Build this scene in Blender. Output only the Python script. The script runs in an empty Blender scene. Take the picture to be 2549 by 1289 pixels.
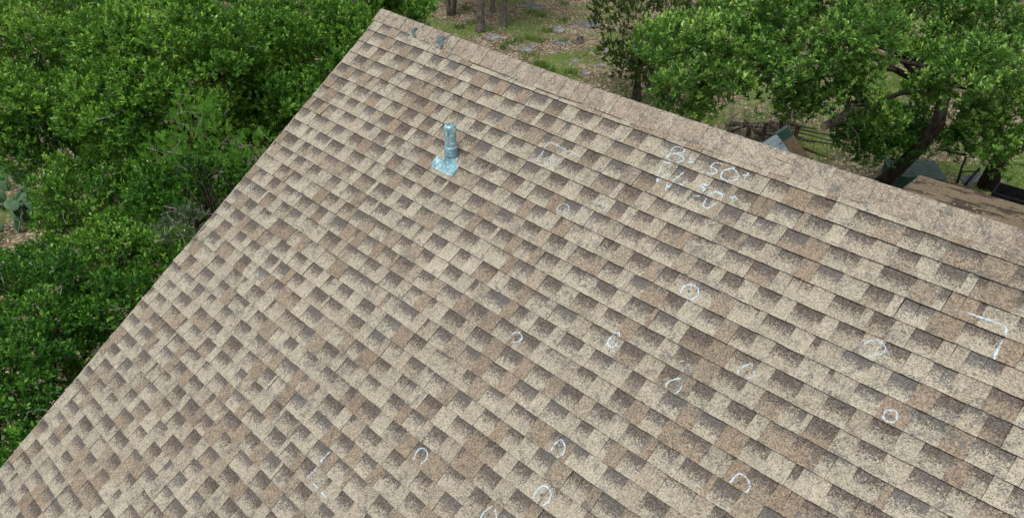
import bpy, math, random
import numpy as np
from mathutils import Vector, Matrix
C = bpy.context.scene.collection
SC = bpy.context.scene
R = math.radians
rng = np.random.default_rng(7)
random.seed(7)

# ------------------------------------------------------------------ camera, sky, sun, exposure
CAM_H = 8.7
PITCH = 0.585851          # looking down, radians
FPX, W0, H0 = 1930.33, 2549.0, 1289.0
cam_d = bpy.data.cameras.new('camera')
cam = bpy.data.objects.new('camera', cam_d)
C.objects.link(cam)
cam.location = (0, 0, CAM_H)
cam.rotation_euler = (math.pi / 2 - PITCH, 0, 0)
cam_d.sensor_fit = 'HORIZONTAL'
cam_d.sensor_width = 36.0
cam_d.lens = 36.0 * FPX / W0
cam_d.clip_start = 0.1
cam_d.clip_end = 900
SC.camera = cam

world = bpy.data.worlds.new("World")
SC.world = world
world.use_nodes = True
wn = world.node_tree
wn.nodes.clear()
sky = wn.nodes.new('ShaderNodeTexSky')
sky.sky_type = 'NISHITA'
sky.sun_disc = False
SUN_EL, SUN_AZ = R(64), R(-150)
sky.sun_elevation = SUN_EL
sky.sun_rotation = SUN_AZ
sky.dust_density = 4.0
sky.air_density = 1.0
hs = wn.nodes.new('ShaderNodeHueSaturation')
hs.inputs['Saturation'].default_value = 0.22        # cloud cover: nearly colourless light
bg = wn.nodes.new('ShaderNodeBackground')
bg.inputs['Strength'].default_value = 0.15
wo = wn.nodes.new('ShaderNodeOutputWorld')
wn.links.new(sky.outputs[0], hs.inputs['Color'])
wn.links.new(hs.outputs[0], bg.inputs['Color'])
wn.links.new(bg.outputs[0], wo.inputs['Surface'])

sd = bpy.data.lights.new('sun', 'SUN')
sd.energy = 1.5
sd.angle = R(22)
sd.color = (1.0, 0.98, 0.95)
sun = bpy.data.objects.new('sun', sd)
C.objects.link(sun)
sx, sy, sz = math.cos(SUN_EL) * math.sin(SUN_AZ), math.cos(SUN_EL) * math.cos(SUN_AZ), math.sin(SUN_EL)
sun.rotation_euler = Vector((sx, sy, sz)).to_track_quat('Z', 'Y').to_euler()
sun.location = (sx * 40, sy * 40, sz * 40)

SC.view_settings.view_transform = 'Standard'
SC.view_settings.look = 'None'
SC.view_settings.exposure = 0.0
SC.view_settings.gamma = 1.0
SC.view_settings.use_curve_mapping = False
try:
    SC.cycles.max_bounces = 6
    SC.cycles.diffuse_bounces = 2
    SC.cycles.transparent_max_bounces = 6
except Exception:
    pass

# ------------------------------------------------------------------ camera geometry helpers (used to measure the place)
FW = np.array([0, math.cos(PITCH), -math.sin(PITCH)])
UP = np.array([0, math.sin(PITCH), math.cos(PITCH)])
def ray(x, y):
    return np.array([1., 0, 0]) * (x - W0 / 2) / FPX + FW - UP * (y - H0 / 2) / FPX
CAMP = np.array([0, 0, CAM_H])
def at_z(x, y, z):
    d = ray(x, y)
    return CAMP + d * ((z - CAM_H) / d[2])
def depth_z(x, y, z):
    d = ray(x, y)
    return (z - CAM_H) / d[2]
# roof plane
P0 = np.array([-1.44028722, 7.61941992, CAM_H - 2.37753819])
EU = np.array([0.71619853, -0.6978966, 0.])
EV = np.array([-0.58074442, -0.59597411, -0.5545726])
NN = np.array([-0.38703433, -0.39718409, 0.83213534])
NH = np.array([-0.6978966, -0.71619853, 0.])
EXP = 0.143
def roof(u, v, h=0.0):
    return P0 + EU * u + EV * v + NN * h
def uv_at(x, y):
    d = ray(x, y)
    t = ((P0 - CAMP) @ NN) / (d @ NN)
    p = CAMP + d * t - P0
    return float(p @ EU), float(p @ EV)

# ------------------------------------------------------------------ object helpers
def setp(o, label=None, cat=None, group=None, kind=None):
    if label: o['label'] = label
    if cat: o['category'] = cat
    if group: o['group'] = group
    if kind: o['kind'] = kind
    return o
def empty(name, loc, label, cat, group=None):
    o = bpy.data.objects.new(name, None)
    o.empty_display_size = 0.2
    C.objects.link(o)
    o.location = tuple(loc)
    return setp(o, label, cat, group)
def mesh_np(name, V, F, attrs=None, uvs=None, mats=None, mat_idx=None, smooth=False):
    """V (n,3); F list of (m,k) index arrays; attrs: point float attributes; uvs: {name:(loops,2)}"""
    me = bpy.data.meshes.new(name)
    V = np.asarray(V, dtype=np.float32)
    Fs = [np.asarray(f, dtype=np.int32) for f in (F if isinstance(F, list) else [F]) if len(f)]
    nl = sum(f.size for f in Fs)
    npol = sum(f.shape[0] for f in Fs)
    me.vertices.add(len(V)); me.vertices.foreach_set('co', V.ravel())
    me.loops.add(nl); me.polygons.add(npol)
    me.loops.foreach_set('vertex_index', np.concatenate([f.ravel() for f in Fs]))
    st, off = [], 0
    for f in Fs:
        st.append(off + np.arange(f.shape[0]) * f.shape[1]); off += f.size
    me.polygons.foreach_set('loop_start', np.concatenate(st).astype(np.int32))
    if mat_idx is not None:
        me.polygons.foreach_set('material_index', np.asarray(mat_idx, dtype=np.int32))
    for k, a in (attrs or {}).items():
        at = me.attributes.new(k, 'FLOAT', 'POINT'); at.data.foreach_set('value', np.asarray(a, dtype=np.float32))
    for k, a in (uvs or {}).items():
        u = me.uv_layers.new(name=k); u.data.foreach_set('uv', np.asarray(a, dtype=np.float32).ravel())
    for m in (mats or []): me.materials.append(m)
    if smooth: me.polygons.foreach_set('use_smooth', np.ones(npol, dtype=bool))
    me.update(calc_edges=True)
    me.validate()
    return me
def link(name, me, parent=None, loc=None):
    o = bpy.data.objects.new(name, me)
    C.objects.link(o)
    if parent is not None: o.parent = parent
    if loc is not None: o.location = tuple(loc)
    return o
class MB:
    """collects quads/tris of plain shapes"""
    def __init__(s): s.v, s.f = [], []
    def add(s, V, F):
        o = len(s.v)
        s.v += [tuple(map(float, p)) for p in V]
        s.f += [tuple(int(i) + o for i in f) for f in F]
    def box(s, c, size, rz=0.0, bevel=0.0, M=None):
        bm_v = [(x * .5, y * .5, z * .5) for x in (-1, 1) for y in (-1, 1) for z in (-1, 1)]
        V = [np.array(p) * np.array(size) for p in bm_v]
        cr, sr = math.cos(rz), math.sin(rz)
        V = [np.array([p[0] * cr - p[1] * sr, p[0] * sr + p[1] * cr, p[2]]) for p in V]
        if M is not None: V = [np.array(M) @ p for p in V]
        V = [p + np.array(c) for p in V]
        s.add(V, [(0, 1, 3, 2), (4, 6, 7, 5), (0, 4, 5, 1), (2, 3, 7, 6), (0, 2, 6, 4), (1, 5, 7, 3)])
    def tube(s, P, rad, n=8, cap=True, flat=1.0, wob=0.0):
        P = [np.array(p, float) for p in P]
        rad = list(rad) if hasattr(rad, '__len__') else [rad] * len(P)
        rings = []
        prev = None
        for i, p in enumerate(P):
            t = P[min(i + 1, len(P) - 1)] - P[max(i - 1, 0)]
            t = t / (np.linalg.norm(t) + 1e-9)
            if prev is None:
                a = np.cross(t, [0, 0, 1.0])
                if np.linalg.norm(a) < .1: a = np.cross(t, [1.0, 0, 0])
            else:
                a = prev - t * (prev @ t)
            a /= np.linalg.norm(a); b = np.cross(t, a); prev = a
            rings.append([p + rad[i] * (1 + wob * random.uniform(-1, 1)) * (a * math.cos(q) + flat * b * math.sin(q))
                          for q in [2 * math.pi * j / n for j in range(n)]])
        V = [q for r in rings for q in r]
        F = []
        for i in range(len(P) - 1):
            for j in range(n):
                F.append((i * n + j, i * n + (j + 1) % n, (i + 1) * n + (j + 1) % n, (i + 1) * n + j))
        if cap:
            F.append(tuple(reversed(range(n)))); F.append(tuple((len(P) - 1) * n + j for j in range(n)))
        s.add(V, F)
    def build(s, name, mat, parent=None, origin=(0, 0, 0), smooth=False, bevel=0.0):
        me = bpy.data.meshes.new(name)
        o3 = np.array(origin, float)
        me.from_pydata([tuple(np.array(p) - o3) for p in s.v], [], s.f)
        for m in (mat if isinstance(mat, list) else [mat]): me.materials.append(m)
        if smooth:
            me.polygons.foreach_set('use_smooth', np.ones(len(me.polygons), dtype=bool))
        me.update()
        o = link(name, me, parent)
        if bevel:
            b = o.modifiers.new('bevel', 'BEVEL'); b.width = bevel; b.segments = 2; b.limit_method = 'ANGLE'
        return o

# ------------------------------------------------------------------ node helpers
def newmat(name):
    m = bpy.data.materials.new(name); m.use_nodes = True
    nt = m.node_tree; nt.nodes.clear()
    out = nt.nodes.new('ShaderNodeOutputMaterial')
    return m, nt, out
class G:
    def __init__(s, nt): s.nt = nt
    def _in(s, node, i, v):
        if v is None: return
        if isinstance(v, bpy.types.NodeSocket): s.nt.links.new(v, node.inputs[i])
        else:
            sk = node.inputs[i]
            if sk.type == 'RGBA' and len(v) == 3: v = (*v, 1)
            sk.default_value = v
    def node(s, t, ins=None, **kw):
        n = s.nt.nodes.new(t)
        for k, v in kw.items(): setattr(n, k, v)
        for k, v in (ins or {}).items(): s._in(n, k, v)
        return n
    def math(s, op, a, b=None, c=None, clamp=False):
        n = s.nt.nodes.new('ShaderNodeMath'); n.operation = op; n.use_clamp = clamp
        for i, v in enumerate((a, b, c)): s._in(n, i, v)
        return n.outputs[0]
    def mix(s, f, a, b, blend='MIX'):
        n = s.nt.nodes.new('ShaderNodeMix'); n.data_type = 'RGBA'; n.blend_type = blend; n.clamp_factor = True
        s._in(n, 0, f); s._in(n, 6, a); s._in(n, 7, b)
        return n.outputs[2]
    def noise(s, vec, scale, detail=3, rough=.55, dist=0.0):
        n = s.node('ShaderNodeTexNoise', {'Scale': scale, 'Detail': detail, 'Roughness': rough, 'Distortion': dist})
        if vec is not None: s.nt.links.new(vec, n.inputs['Vector'])
        return n.outputs['Fac']
    def vor(s, vec, scale, feat='F1', out='Color', rand=1.0):
        n = s.node('ShaderNodeTexVoronoi', {'Scale': scale, 'Randomness': rand}, feature=feat)
        if vec is not None: s.nt.links.new(vec, n.inputs['Vector'])
        return n.outputs[out]
    def ramp(s, f, stops, interp='LINEAR'):
        n = s.nt.nodes.new('ShaderNodeValToRGB'); n.color_ramp.interpolation = interp
        e = n.color_ramp.elements
        while len(e) < len(stops): e.new(.5)
        for i, (p, c) in enumerate(stops):
            e[i].position = p; e[i].color = (*c, 1) if hasattr(c, '__len__') else (c, c, c, 1)
        s._in(n, 0, f)
        return n.outputs[0]
    def step(s, x, lo, hi):
        n = s.node('ShaderNodeMapRange', {'From Min': lo, 'From Max': hi, 'To Min': 0.0, 'To Max': 1.0}, interpolation_type='SMOOTHSTEP')
        s._in(n, 0, x)
        return n.outputs[0]
    def attr(s, name): return s.node('ShaderNodeAttribute', attribute_name=name).outputs['Fac']
    def uv(s, name): return s.node('ShaderNodeUVMap', uv_map=name).outputs[0]
    def obj(s): return s.node('ShaderNodeTexCoord').outputs['Object']
    def sepx(s, v):
        n = s.node('ShaderNodeSeparateXYZ', {0: v}); return n.outputs
    def bump(s, h, strength=.3, dist=.01):
        return s.node('ShaderNodeBump', {'Height': h, 'Strength': strength, 'Distance': dist}).outputs[0]
    def bsdf(s, out, col, rough=.7, metal=0.0, spec=.4, normal=None):
        n = s.node('ShaderNodeBsdfPrincipled', {'Base Color': col, 'Roughness': rough, 'Metallic': metal, 'Specular IOR Level': spec, 'Normal': normal})
        if out is not None: s.nt.links.new(n.outputs[0], out.inputs[0])
        return n.outputs[0]

def noisy(name, c1, c2, scale=6., rough=.8, metal=0., bump=.2, spec=.3, detail=5, c3=None, s3=30., f3=(.55, .7)):
    m, nt, out = newmat(name); g = G(nt)
    v = g.obj()
    col = g.mix(g.step(g.noise(v, scale, detail), .3, .7), c1, c2)
    if c3 is not None: col = g.mix(g.step(g.noise(v, s3, 4), *f3), col, c3)
    g.bsdf(out, col, rough, metal, spec, g.bump(g.noise(v, scale * 6, 4), bump, .01) if bump else None)
    return m

# ---- shingle granules
def shingle_mat(name, cap=False):
    m, nt, out = newmat(name); g = G(nt)
    uv = g.uv('plane'); tab = g.uv('tab')
    su, sv = g.sepx(tab)[0], g.sepx(tab)[1]
    tan_a, band_a, rnd = g.attr('tan'), g.attr('band'), g.attr('rnd')
    gran = g.sepx(g.vor(uv, 165.))          # single granules, about 6 mm
    gr = gran[0]; gr2 = gran[1]
    fine = g.noise(uv, 75., 2)
    blot = g.noise(uv, 24., 5, .65)
    big = g.noise(uv, .9, 3)
    cream = g.ramp(gr, [(0, (.205, .184, .140)), (.25, (.335, .300, .227)), (.6, (.418, .378, .291)), (1, (.53, .492, .395))])
    tan = g.ramp(gr, [(0, (.115, .087, .066)), (.3, (.222, .171, .119)), (.65, (.295, .230, .160)), (1, (.40, .328, .25))])
    dark = g.ramp(gr, [(0, (.048, .040, .035)), (.4, (.090, .073, .061)), (.75, (.130, .106, .088)), (1, (.22, .185, .155))])
    if cap:
        t2 = g.math('ADD', g.math('ADD', .22, g.math('MULTIPLY', tan_a, .45)), g.math('MULTIPLY', g.math('SUBTRACT', blot, .5), 1.0))
        col = g.mix(g.step(t2, .0, 1.0), cream, g.mix(gr, (.16, .115, .09), (.44, .335, .26)))
        col = g.mix(g.math('MULTIPLY', g.step(g.math('ADD', g.noise(uv, 15., 6, .75), g.math('MULTIPLY', g.math('SUBTRACT', gr2, .5), .2)), .50, .62), .72), col, g.mix(gr2, (.075, .068, .064), (.22, .185, .155)))
    else:
        t2 = g.math('ADD', g.math('MULTIPLY', tan_a, .9), g.math('MULTIPLY', g.math('SUBTRACT', blot, .5), .9))
        col = g.mix(g.step(t2, .05, .95), cream, tan)
        # every tab carries a little more dark granule towards its head
        hd = g.math('ADD', g.math('SUBTRACT', .34, sv), g.math('ADD', g.math('MULTIPLY', g.math('SUBTRACT', g.noise(uv, 26., 5, .75), .5), 1.5), g.math('MULTIPLY', g.math('SUBTRACT', gr2, .5), .7)))
        col = g.mix(g.math('MULTIPLY', g.step(hd, -.10, .45), .50), col, g.mix(gr, (.10, .085, .07), (.235, .195, .155)))
        # dark blended band at the head of the tab, dithering out granule by granule
        e = g.math('ADD', g.math('MULTIPLY', g.math('SUBTRACT', g.noise(uv, 34., 5, .75), .5), 1.0),
                   g.math('MULTIPLY', g.math('SUBTRACT', gr2, .5), .42))
        hgt = g.math('MULTIPLY', band_a, .80)
        lev = g.math('ADD', g.math('SUBTRACT', hgt, sv), e)
        bm = g.math('MULTIPLY', g.step(lev, -.20, .20), g.step(band_a, .05, .12))
        darkc = g.mix(g.step(rnd, .55, .9), dark, g.mix(.55, dark, (.105, .10, .10)))
        col = g.mix(g.math('MULTIPLY', bm, .93), col, darkc)
    # algae / lost granule blotches, grey
    st = g.noise(uv, 11., 6, .72, .4)
    st2 = g.math('ADD', st, g.math('MULTIPLY', g.math('SUBTRACT', gr2, .5), .16))
    zone = g.math('MULTIPLY', g.math('SUBTRACT', g.noise(uv, 1.5, 4), .5), .26)
    stm = g.step(g.math('ADD', st2, zone), .535, .63)
    col = g.mix(g.math('MULTIPLY', stm, .70), col, g.mix(gr, (.07, .075, .075), (.20, .195, .18)))
    spot = g.step(g.math('ADD', g.noise(uv, 34., 5, .7), zone), .625, .68)
    col = g.mix(g.math('MULTIPLY', spot, .82), col, (.062, .070, .074))
    # weathering over metres and per-tab differences
    val = g.math('ADD', .84, g.math('MULTIPLY', big, .25))
    val = g.math('ADD', val, g.math('MULTIPLY', g.math('SUBTRACT', rnd, .5), .16))
    val = g.math('MULTIPLY', val, g.math('ADD', .90, g.math('MULTIPLY', fine, .2)))
    cc = g.node('ShaderNodeCombineXYZ', {0: val, 1: val, 2: val}).outputs[0]
    col = g.mix(1.0, col, cc, 'MULTIPLY')
    hb = g.math('ADD', gr, g.math('MULTIPLY', fine, .6))
    g.bsdf(out, col, .92, 0, .15, g.bump(hb, .35, .003))
    return m
M_SH = shingle_mat('shingle_granules')
M_CAP = shingle_mat('cap_granules', True)
M_EDGE = noisy('asphalt_edge', (.012, .011, .011), (.035, .033, .031), 40., .9, 0, .2)
M_FELT = noisy('torn_asphalt_mat', (.05, .075, .085), (.13, .17, .18), 30., .8)

# ------------------------------------------------------------------ the shingled roof
WARP = [-0.25796, 0.09521, 0.01511, 0.01237, -0.00392, -0.00022, -0.00355, 7e-05, -1e-05]
def vline(k, u):
    """distance down the slope of the butt line of course k; the courses were laid a little wavy"""
    uu = np.clip(u, -.2, 6.6); kk = np.clip(k, -1, 40)
    b = [1 + 0 * uu, uu, kk + 0 * uu, uu * uu, uu * kk, kk * kk + 0 * uu, uu ** 3, uu * uu * kk, uu * kk * kk]
    return EXP * (k + sum(c * q for c, q in zip(WARP, b)))
def ridge_v(u):
    return np.interp(u, [0, .27, .65, 1.1, 1.54, 2.15, 2.7, 3.1, 12], np.array([-2.02, -1.93, -1.86, -1.72, -1.60, -1.48, -1.40, -1.37, -1.37]) * EXP)
def capbot_v(u):
    return np.interp(u, [0, .4, 1.4, 1.96, 2.9, 12], np.array([-1.15, -.98, -.50, -.27, -.22, -.33]) * EXP)
U_END = 11.0
K_END = 45
H_TOP, H_BUT = .001, .0122
courses = {}
def lay_course(k):
    tabs = []
    u = random.uniform(-.014, .004)                # ends at the rake are cut a little unevenly
    joint = random.uniform(.15, .98)
    tooth = random.random() < .5
    run = random.gauss(0, .05)
    while u < U_END:
        if tooth: w = random.choice([random.uniform(.08, .115), random.uniform(.10, .14), random.uniform(.12, .165)])
        else: w = random.choice([random.uniform(.12, .155), random.uniform(.14, .195)])
        if random.random() < .05: w = random.uniform(.03, .055)
        jn = False
        if u < joint <= u + w + .03:
            w = joint - u; jn = True
            joint += .985
        if w < .012:
            u += w; continue
        r = random.random()
        if tooth:
            tan = random.uniform(.75, 1.0) if r < .30 else (random.uniform(.25, .6) if r < .5 else random.uniform(0, .12))
            band = 0.0 if random.random() < .93 else random.uniform(.25, .5)
        else:
            tan = random.uniform(.5, .9) if r < .22 else random.uniform(.0, .35)
            band = random.uniform(.50, .86) if random.random() < .94 else .25
        tabs.append(dict(u0=u, u1=u + w, tooth=tooth, tan=min(1, max(0, tan + run + random.gauss(0, .05))), band=band,
                         rnd=random.random(), jn=jn, sk=random.gauss(0, .0025), lift=max(0, random.gauss(-.001, .0022))))
        u += w
        tooth = not tooth
    return tabs
def build_roof_mesh(name, detail=True):
    V, F, tan, band, rnd, plane, tabuv, mi = [], [], [], [], [], [], [], []
    def quad(P, uvp, uvt, t, m):
        o = len(V)
        V.extend(P); F.append((o, o + 1, o + 2, o + 3)); mi.append(m)
        for a in range(4): tan.append(t['tan']); band.append(t['band']); rnd.append(t['rnd'])
        plane.extend(uvp); tabuv.extend(uvt)
    for k in range(-1, K_END + 1):
        tabs = courses[k]
        for i, t in enumerate(tabs):
            g1 = .0022 if t['jn'] else .0
            ua, ub = t['u0'], t['u1'] - g1
            up = .0036 if t['tooth'] else 0.0
            hB = H_BUT + up + t['lift']; hT = H_TOP + up * .9
            t['hT'], t['hB'] = hT, hB
            n = max(1, int((ub - ua) / .06))
            us = np.linspace(ua, ub, n + 1)
            vt = np.array([float(vline(k - 1, x)) for x in us]) - .012
            jit = np.array([random.gauss(0, .0011) for _ in us]) + (0.0 if t['tooth'] else -.0016)
            vb = np.array([float(vline(k, x)) for x in us]) + jit
            lim = ridge_v(us)
            vt = np.maximum(vt, lim); vb = np.maximum(vb, lim + .002)
            skew = t['sk']
            for j in range(n):
                a0, a1 = us[j], us[j + 1]
                q = [(a0 + skew, vt[j], hT), (a0, vb[j], hB), (a1, vb[j + 1], hB), (a1 + skew * 0, vt[j + 1], hT)]
                P = [roof(*x) for x in q]
                w = ub - ua
                quad(P, [(x[0], x[1]) for x in q], [((x[0] - ua) / w, y) for x, y in zip(q, (0, 1, 1, 0))], t, 0)
                # butt edge
                b = [(a0, vb[j], hB), (a0, vb[j] + .0005, -.002), (a1, vb[j + 1] + .0005, -.002), (a1, vb[j + 1], hB)]
                quad([roof(*x) for x in b], [(x[0], x[1]) for x in b], [(0, 1)] * 4, t, 1)
            # side walls of the raised tabs and of the joints
            for (ue, s, jj) in ((ua, -1, 0), (ub, 1, n)):
                q = [(ue, vt[jj], hT), (ue, vb[jj], hB), (ue + s * .0004, vb[jj], -.002), (ue + s * .0004, vt[jj], -.002)]
                quad([roof(*x) for x in q], [(x[0], x[1]) for x in q], [(0, 1)] * 4, t, 1)
    # dark underlay sheet
    q = [(-.0, ridge_v(9) + .01, -.001), (-.0, vline(K_END, 0.), -.001), (U_END, vline(K_END, 6.6), -.001), (U_END, ridge_v(9) + .01, -.001)]
    quad([roof(*x) for x in q], [(x[0], x[1]) for x in q], [(0, 1)] * 4, dict(tan=0, band=0, rnd=.5), 1)
    F = np.array(F)
    me = mesh_np(name, np.array(V) - HOUSE, F, dict(tan=tan, band=band, rnd=rnd),
                 dict(plane=np.array(plane), tab=np.array(tabuv)), [M_SH, M_EDGE], mi)
    return me
for k in range(-1, K_END + 1): courses[k] = lay_course(k)
# house base point: middle of the ridge, on the ground
RID_MID = roof(U_END / 2, -1.37 * EXP)
HOUSE = np.array([RID_MID[0], RID_MID[1], 0.0])
house = empty('house', HOUSE, 'house under a brown and cream shingle roof covered in chalk marks', 'house')
slope = link('roof_slope', build_roof_mesh('roof_slope'), house)
back = link('roof_slope', slope.data, house)
back.rotation_euler = (0, 0, math.pi)
back['label'] = 'rear roof slope hidden behind the ridge'

def height_at(u, v):
    k = -1
    for kk in range(-1, K_END + 1):
        if float(vline(kk, u)) >= v: k = kk; break
    v1, v0 = float(vline(k, u)), float(vline(k - 1, u)) - .012
    for t in courses[k]:
        if t['u0'] <= u < t['u1']:
            f = (v - v0) / max(.01, v1 - v0)
            return t['hT'] + (t['hB'] - t['hT']) * f, k
    return .008, k

# ridge caps: overlapping bent pieces along the ridge
def ridge_caps():
    V, F, tan, band, rnd, plane, tabuv, mi = [], [], [], [], [], [], [], []
    def quad(P, pl, t, m):
        o = len(V); V.extend(P); F.append((o, o + 1, o + 2, o + 3)); mi.append(m)
        for a in range(4): tan.append(t[0]); band.append(0.); rnd.append(t[1])
        plane.extend(pl); tabuv.extend([(0, .5)] * 4)
    BN = np.array([-NN[0], -NN[1], NN[2]])          # normal of the rear slope
    BV = np.array([-EV[0], -EV[1], EV[2]])
    u = -.012
    n = 0
    while u < U_END:
        w = .132 + random.gauss(0, .004)
        u1 = min(U_END, u + w + .03)
        t = (min(1, max(0, random.gauss(.42, .22))), random.random())
        front = random.gauss(0, .005); hj = random.uniform(-.001, .003)
        rows = []
        for ue, h in ((u - .028, .005), (min(U_END, u + w), .0078 + hj)):
            rv = float(ridge_v(max(0, ue))); cb = float(capbot_v(max(0, ue))) + front
            R0 = roof(ue, rv)
            L = max(.07, cb - rv)
            prof = []
            for a in (1, .8, .6, .4, .2, .09, .03):
                prof.append((R0 + EV * (L * a) + NN * (h + .006 + (.010 * (1 - a) ** 2)), (ue, rv + L * a)))
            prof.append((R0 + np.array([0, 0, h * 1.1 + .012]), (ue, rv)))
            for a in (.03, .09, .2, .6, 1):
                prof.append((R0 + BV * (L * a) + BN * (h + .006 + (.010 * (1 - a) ** 2)), (ue, rv - L * a)))
            rows.append(prof)
        a, b = rows
        for j in range(len(a) - 1):
            quad([a[j][0], b[j][0], b[j + 1][0], a[j + 1][0]], [a[j][1], b[j][1], b[j + 1][1], a[j + 1][1]], t, 0)
            dn = -np.array([0, 0, 1.]) * .02
            quad([b[j][0], b[j + 1][0], b[j + 1][0] + dn, b[j][0] + dn], [b[j][1]] * 4, t, 1)
        for jj in (0, len(a) - 1):
            dn = (-NN if jj == 0 else -BN) * .022
            quad([a[jj][0], a[jj][0] + dn, b[jj][0] + dn, b[jj][0]], [a[jj][1]] * 4, t, 1)
        u += w; n += 1
    return mesh_np('ridge_cap', np.array(V) - HOUSE, np.array(F), dict(tan=tan, band=band, rnd=rnd),
                   dict(plane=np.array(plane), tab=np.array(tabuv)), [M_CAP, M_EDGE], mi)
cap = link('ridge_cap', ridge_caps(), house)

# torn patches in the cap and lifted shingle corners
def flake(poly, h, mat, name, label, parent=house):
    P = [roof(*uv_at(*p)) for p in poly]
    c = sum(P) / len(P)
    V = [p + NN * h for p in P] + [p + NN * (h - .008) for p in P] + [c + NN * (h + .003)]
    n = len(P)
    F = [(i, (i + 1) % n, 2 * n) for i in range(n)] + [(i, i + n, (i + 1) % n + n, (i + 1) % n) for i in range(n)]
    mb = MB(); mb.add(V, F)
    o = mb.build(name, mat, parent, HOUSE)
    o['label'] = label
def zt(pts, ox, oy, s): return [(ox + x * s, oy + y * s) for x, y in pts]
flake(zt([(1285, 735), (1345, 655), (1400, 650), (1490, 668), (1425, 720), (1405, 775), (1390, 870), (1375, 875)], 920, 10, .13187), .029, M_FELT, 'torn_cap_patch', 'torn ridge cap showing the dark bare mat')
flake(zt([(800, 560), (840, 505), (890, 480), (930, 495), (870, 545), (840, 600), (900, 660), (860, 655)], 920, 10, .13187), .030, M_FELT, 'torn_cap_patch', 'small dark tear in the ridge cap near the gable')
# lifted flashing strip under the cap
def strip(px, wid, h, mat, name):
    Q = [uv_at(*p) for p in px]
    mb = MB()
    mb.tube([roof(u, v, h) for u, v in Q], wid, 5, True, .5, .3)
    mb.build(name, mat, house, HOUSE)
strip([(1167, 155), (1200, 168), (1250, 187), (1290, 203)], .0030, .016, M_EDGE, 'lifted_seam')
strip([(1318, 215), (1352, 228), (1400, 246), (1450, 262)], .0034, .016, M_EDGE, 'lifted_seam')
strip([(1480, 274), (1520, 289), (1560, 304)], .0026, .016, M_EDGE, 'lifted_seam')

# rake edge metal, fascia, walls
M_TRIM = noisy('painted_trim', (.42, .36, .28), (.52, .46, .37), 3., .6)
M_WALL = noisy('house_siding', (.38, .33, .26), (.47, .42, .34), 2.5, .85)
VEND = float(vline(K_END, 0.))
for side in (1, -1):
    for ue in (0.0, U_END):
        mb = MB()
        s = -1 if ue == 0 else 1
        a, b = roof(ue, ridge_v(ue)), roof(ue, VEND)
        def X(p):
            if side == 1: return p
            d = p - HOUSE; return np.array([HOUSE[0] - d[0], HOUSE[1] - d[1], p[2]])
        e = EU * s
        mb.add([X(a + e * .0), X(b + e * .0), X(b + e * .019), X(a + e * .019), X(a - NN * .16), X(b - NN * .16), X(b + e * .019 - NN * .16), X(a + e * .019 - NN * .16)],
               [(0, 1, 2, 3), (7, 6, 5, 4), (3, 2, 6, 7), (0, 4, 5, 1), (1, 5, 6, 2), (0, 3, 7, 4)])
        mb.build('rake_board', M_TRIM, house, HOUSE)
    mb = MB()
    a, b = roof(0, VEND - .01, -.02), roof(U_END, VEND - .01, -.02)
    dn = np.array([0, 0, -.17]); oo = -NH * .02
    mb.add([X(a), X(b), X(b + dn), X(a + dn), X(a + oo), X(b + oo), X(b + dn + oo), X(a + dn + oo)],
           [(0, 1, 2, 3), (7, 6, 5, 4), (0, 4, 5, 1), (3, 2, 6, 7), (0, 3, 7, 4), (1, 5, 6, 2)])
    mb.build('fascia', M_TRIM, house, HOUSE)
# walls with a gable at each end
half = (P0 + EV * VEND - RID_MID) @ NH - .35
zr = RID_MID[2]; slope_t = .5545726 / .8321354
L2 = U_END / 2 - .3
prof = [(-half, 0.02), (half, 0.02), (half, zr - slope_t * half - .10), (0, zr - .10), (-half, zr - slope_t * half - .10)]
mb = MB()
Vw = [HOUSE + EU * (s * L2) + NH * x + np.array([0, 0, z]) for s in (-1, 1) for x, z in prof]
mb.add(Vw, [(0, 1, 2, 3, 4), (9, 8, 7, 6, 5), (0, 5, 6, 1), (1, 6, 7, 2), (4, 9, 5, 0)])
mb.build('wall', M_WALL, house, HOUSE)

# ------------------------------------------------------------------ chalk
def chalk_mat():
    m, nt, out = newmat('chalk'); g = G(nt)
    uv = g.uv('plane'); tab = g.uv('tab')
    side = g.math('ABSOLUTE', g.math('SUBTRACT', g.sepx(tab)[0], .5))
    gr = g.sepx(g.vor(uv, 190.))
    n = g.noise(uv, 60., 3, .6); n2 = g.noise(uv, 16., 3)
    col = g.mix(gr[1], (.50, .68, .82), (.78, .89, .96))
    b = g.bsdf(None, col, .9, 0, .1)
    a = g.math('ADD', g.math('MULTIPLY', gr[0], .45), g.math('ADD', g.math('MULTIPLY', n, .75), g.math('MULTIPLY', n2, .6)))
    a = g.math('SUBTRACT', a, g.math('MULTIPLY', side, 1.0))
    al = g.step(a, .40, .86)
    al = g.math('MULTIPLY', al, g.sepx(tab)[1])
    tr = g.node('ShaderNodeBsdfTransparent')
    mx = g.node('ShaderNodeMixShader', {0: al, 1: tr.outputs[0], 2: b})
    nt.links.new(mx.outputs[0], out.inputs[0])
    return m
M_CHALK = chalk_mat()
def resample(P, step):
    P = np.array(P, float)
    # smooth by Chaikin
    for _ in range(2):
        if len(P) > 2:
            a, b = P[:-1], P[1:]
            Q = np.empty((2 * len(a), 2)); Q[0::2] = a * .75 + b * .25; Q[1::2] = a * .25 + b * .75
            P = np.vstack([P[:1], Q, P[-1:]])
    d = np.r_[0, np.cumsum(np.linalg.norm(np.diff(P, axis=0), axis=1))]
    n = max(2, int(d[-1] / step) + 1)
    s = np.linspace(0, d[-1], n)
    return np.stack([np.interp(s, d, P[:, 0]), np.interp(s, d, P[:, 1])], 1)
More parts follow.
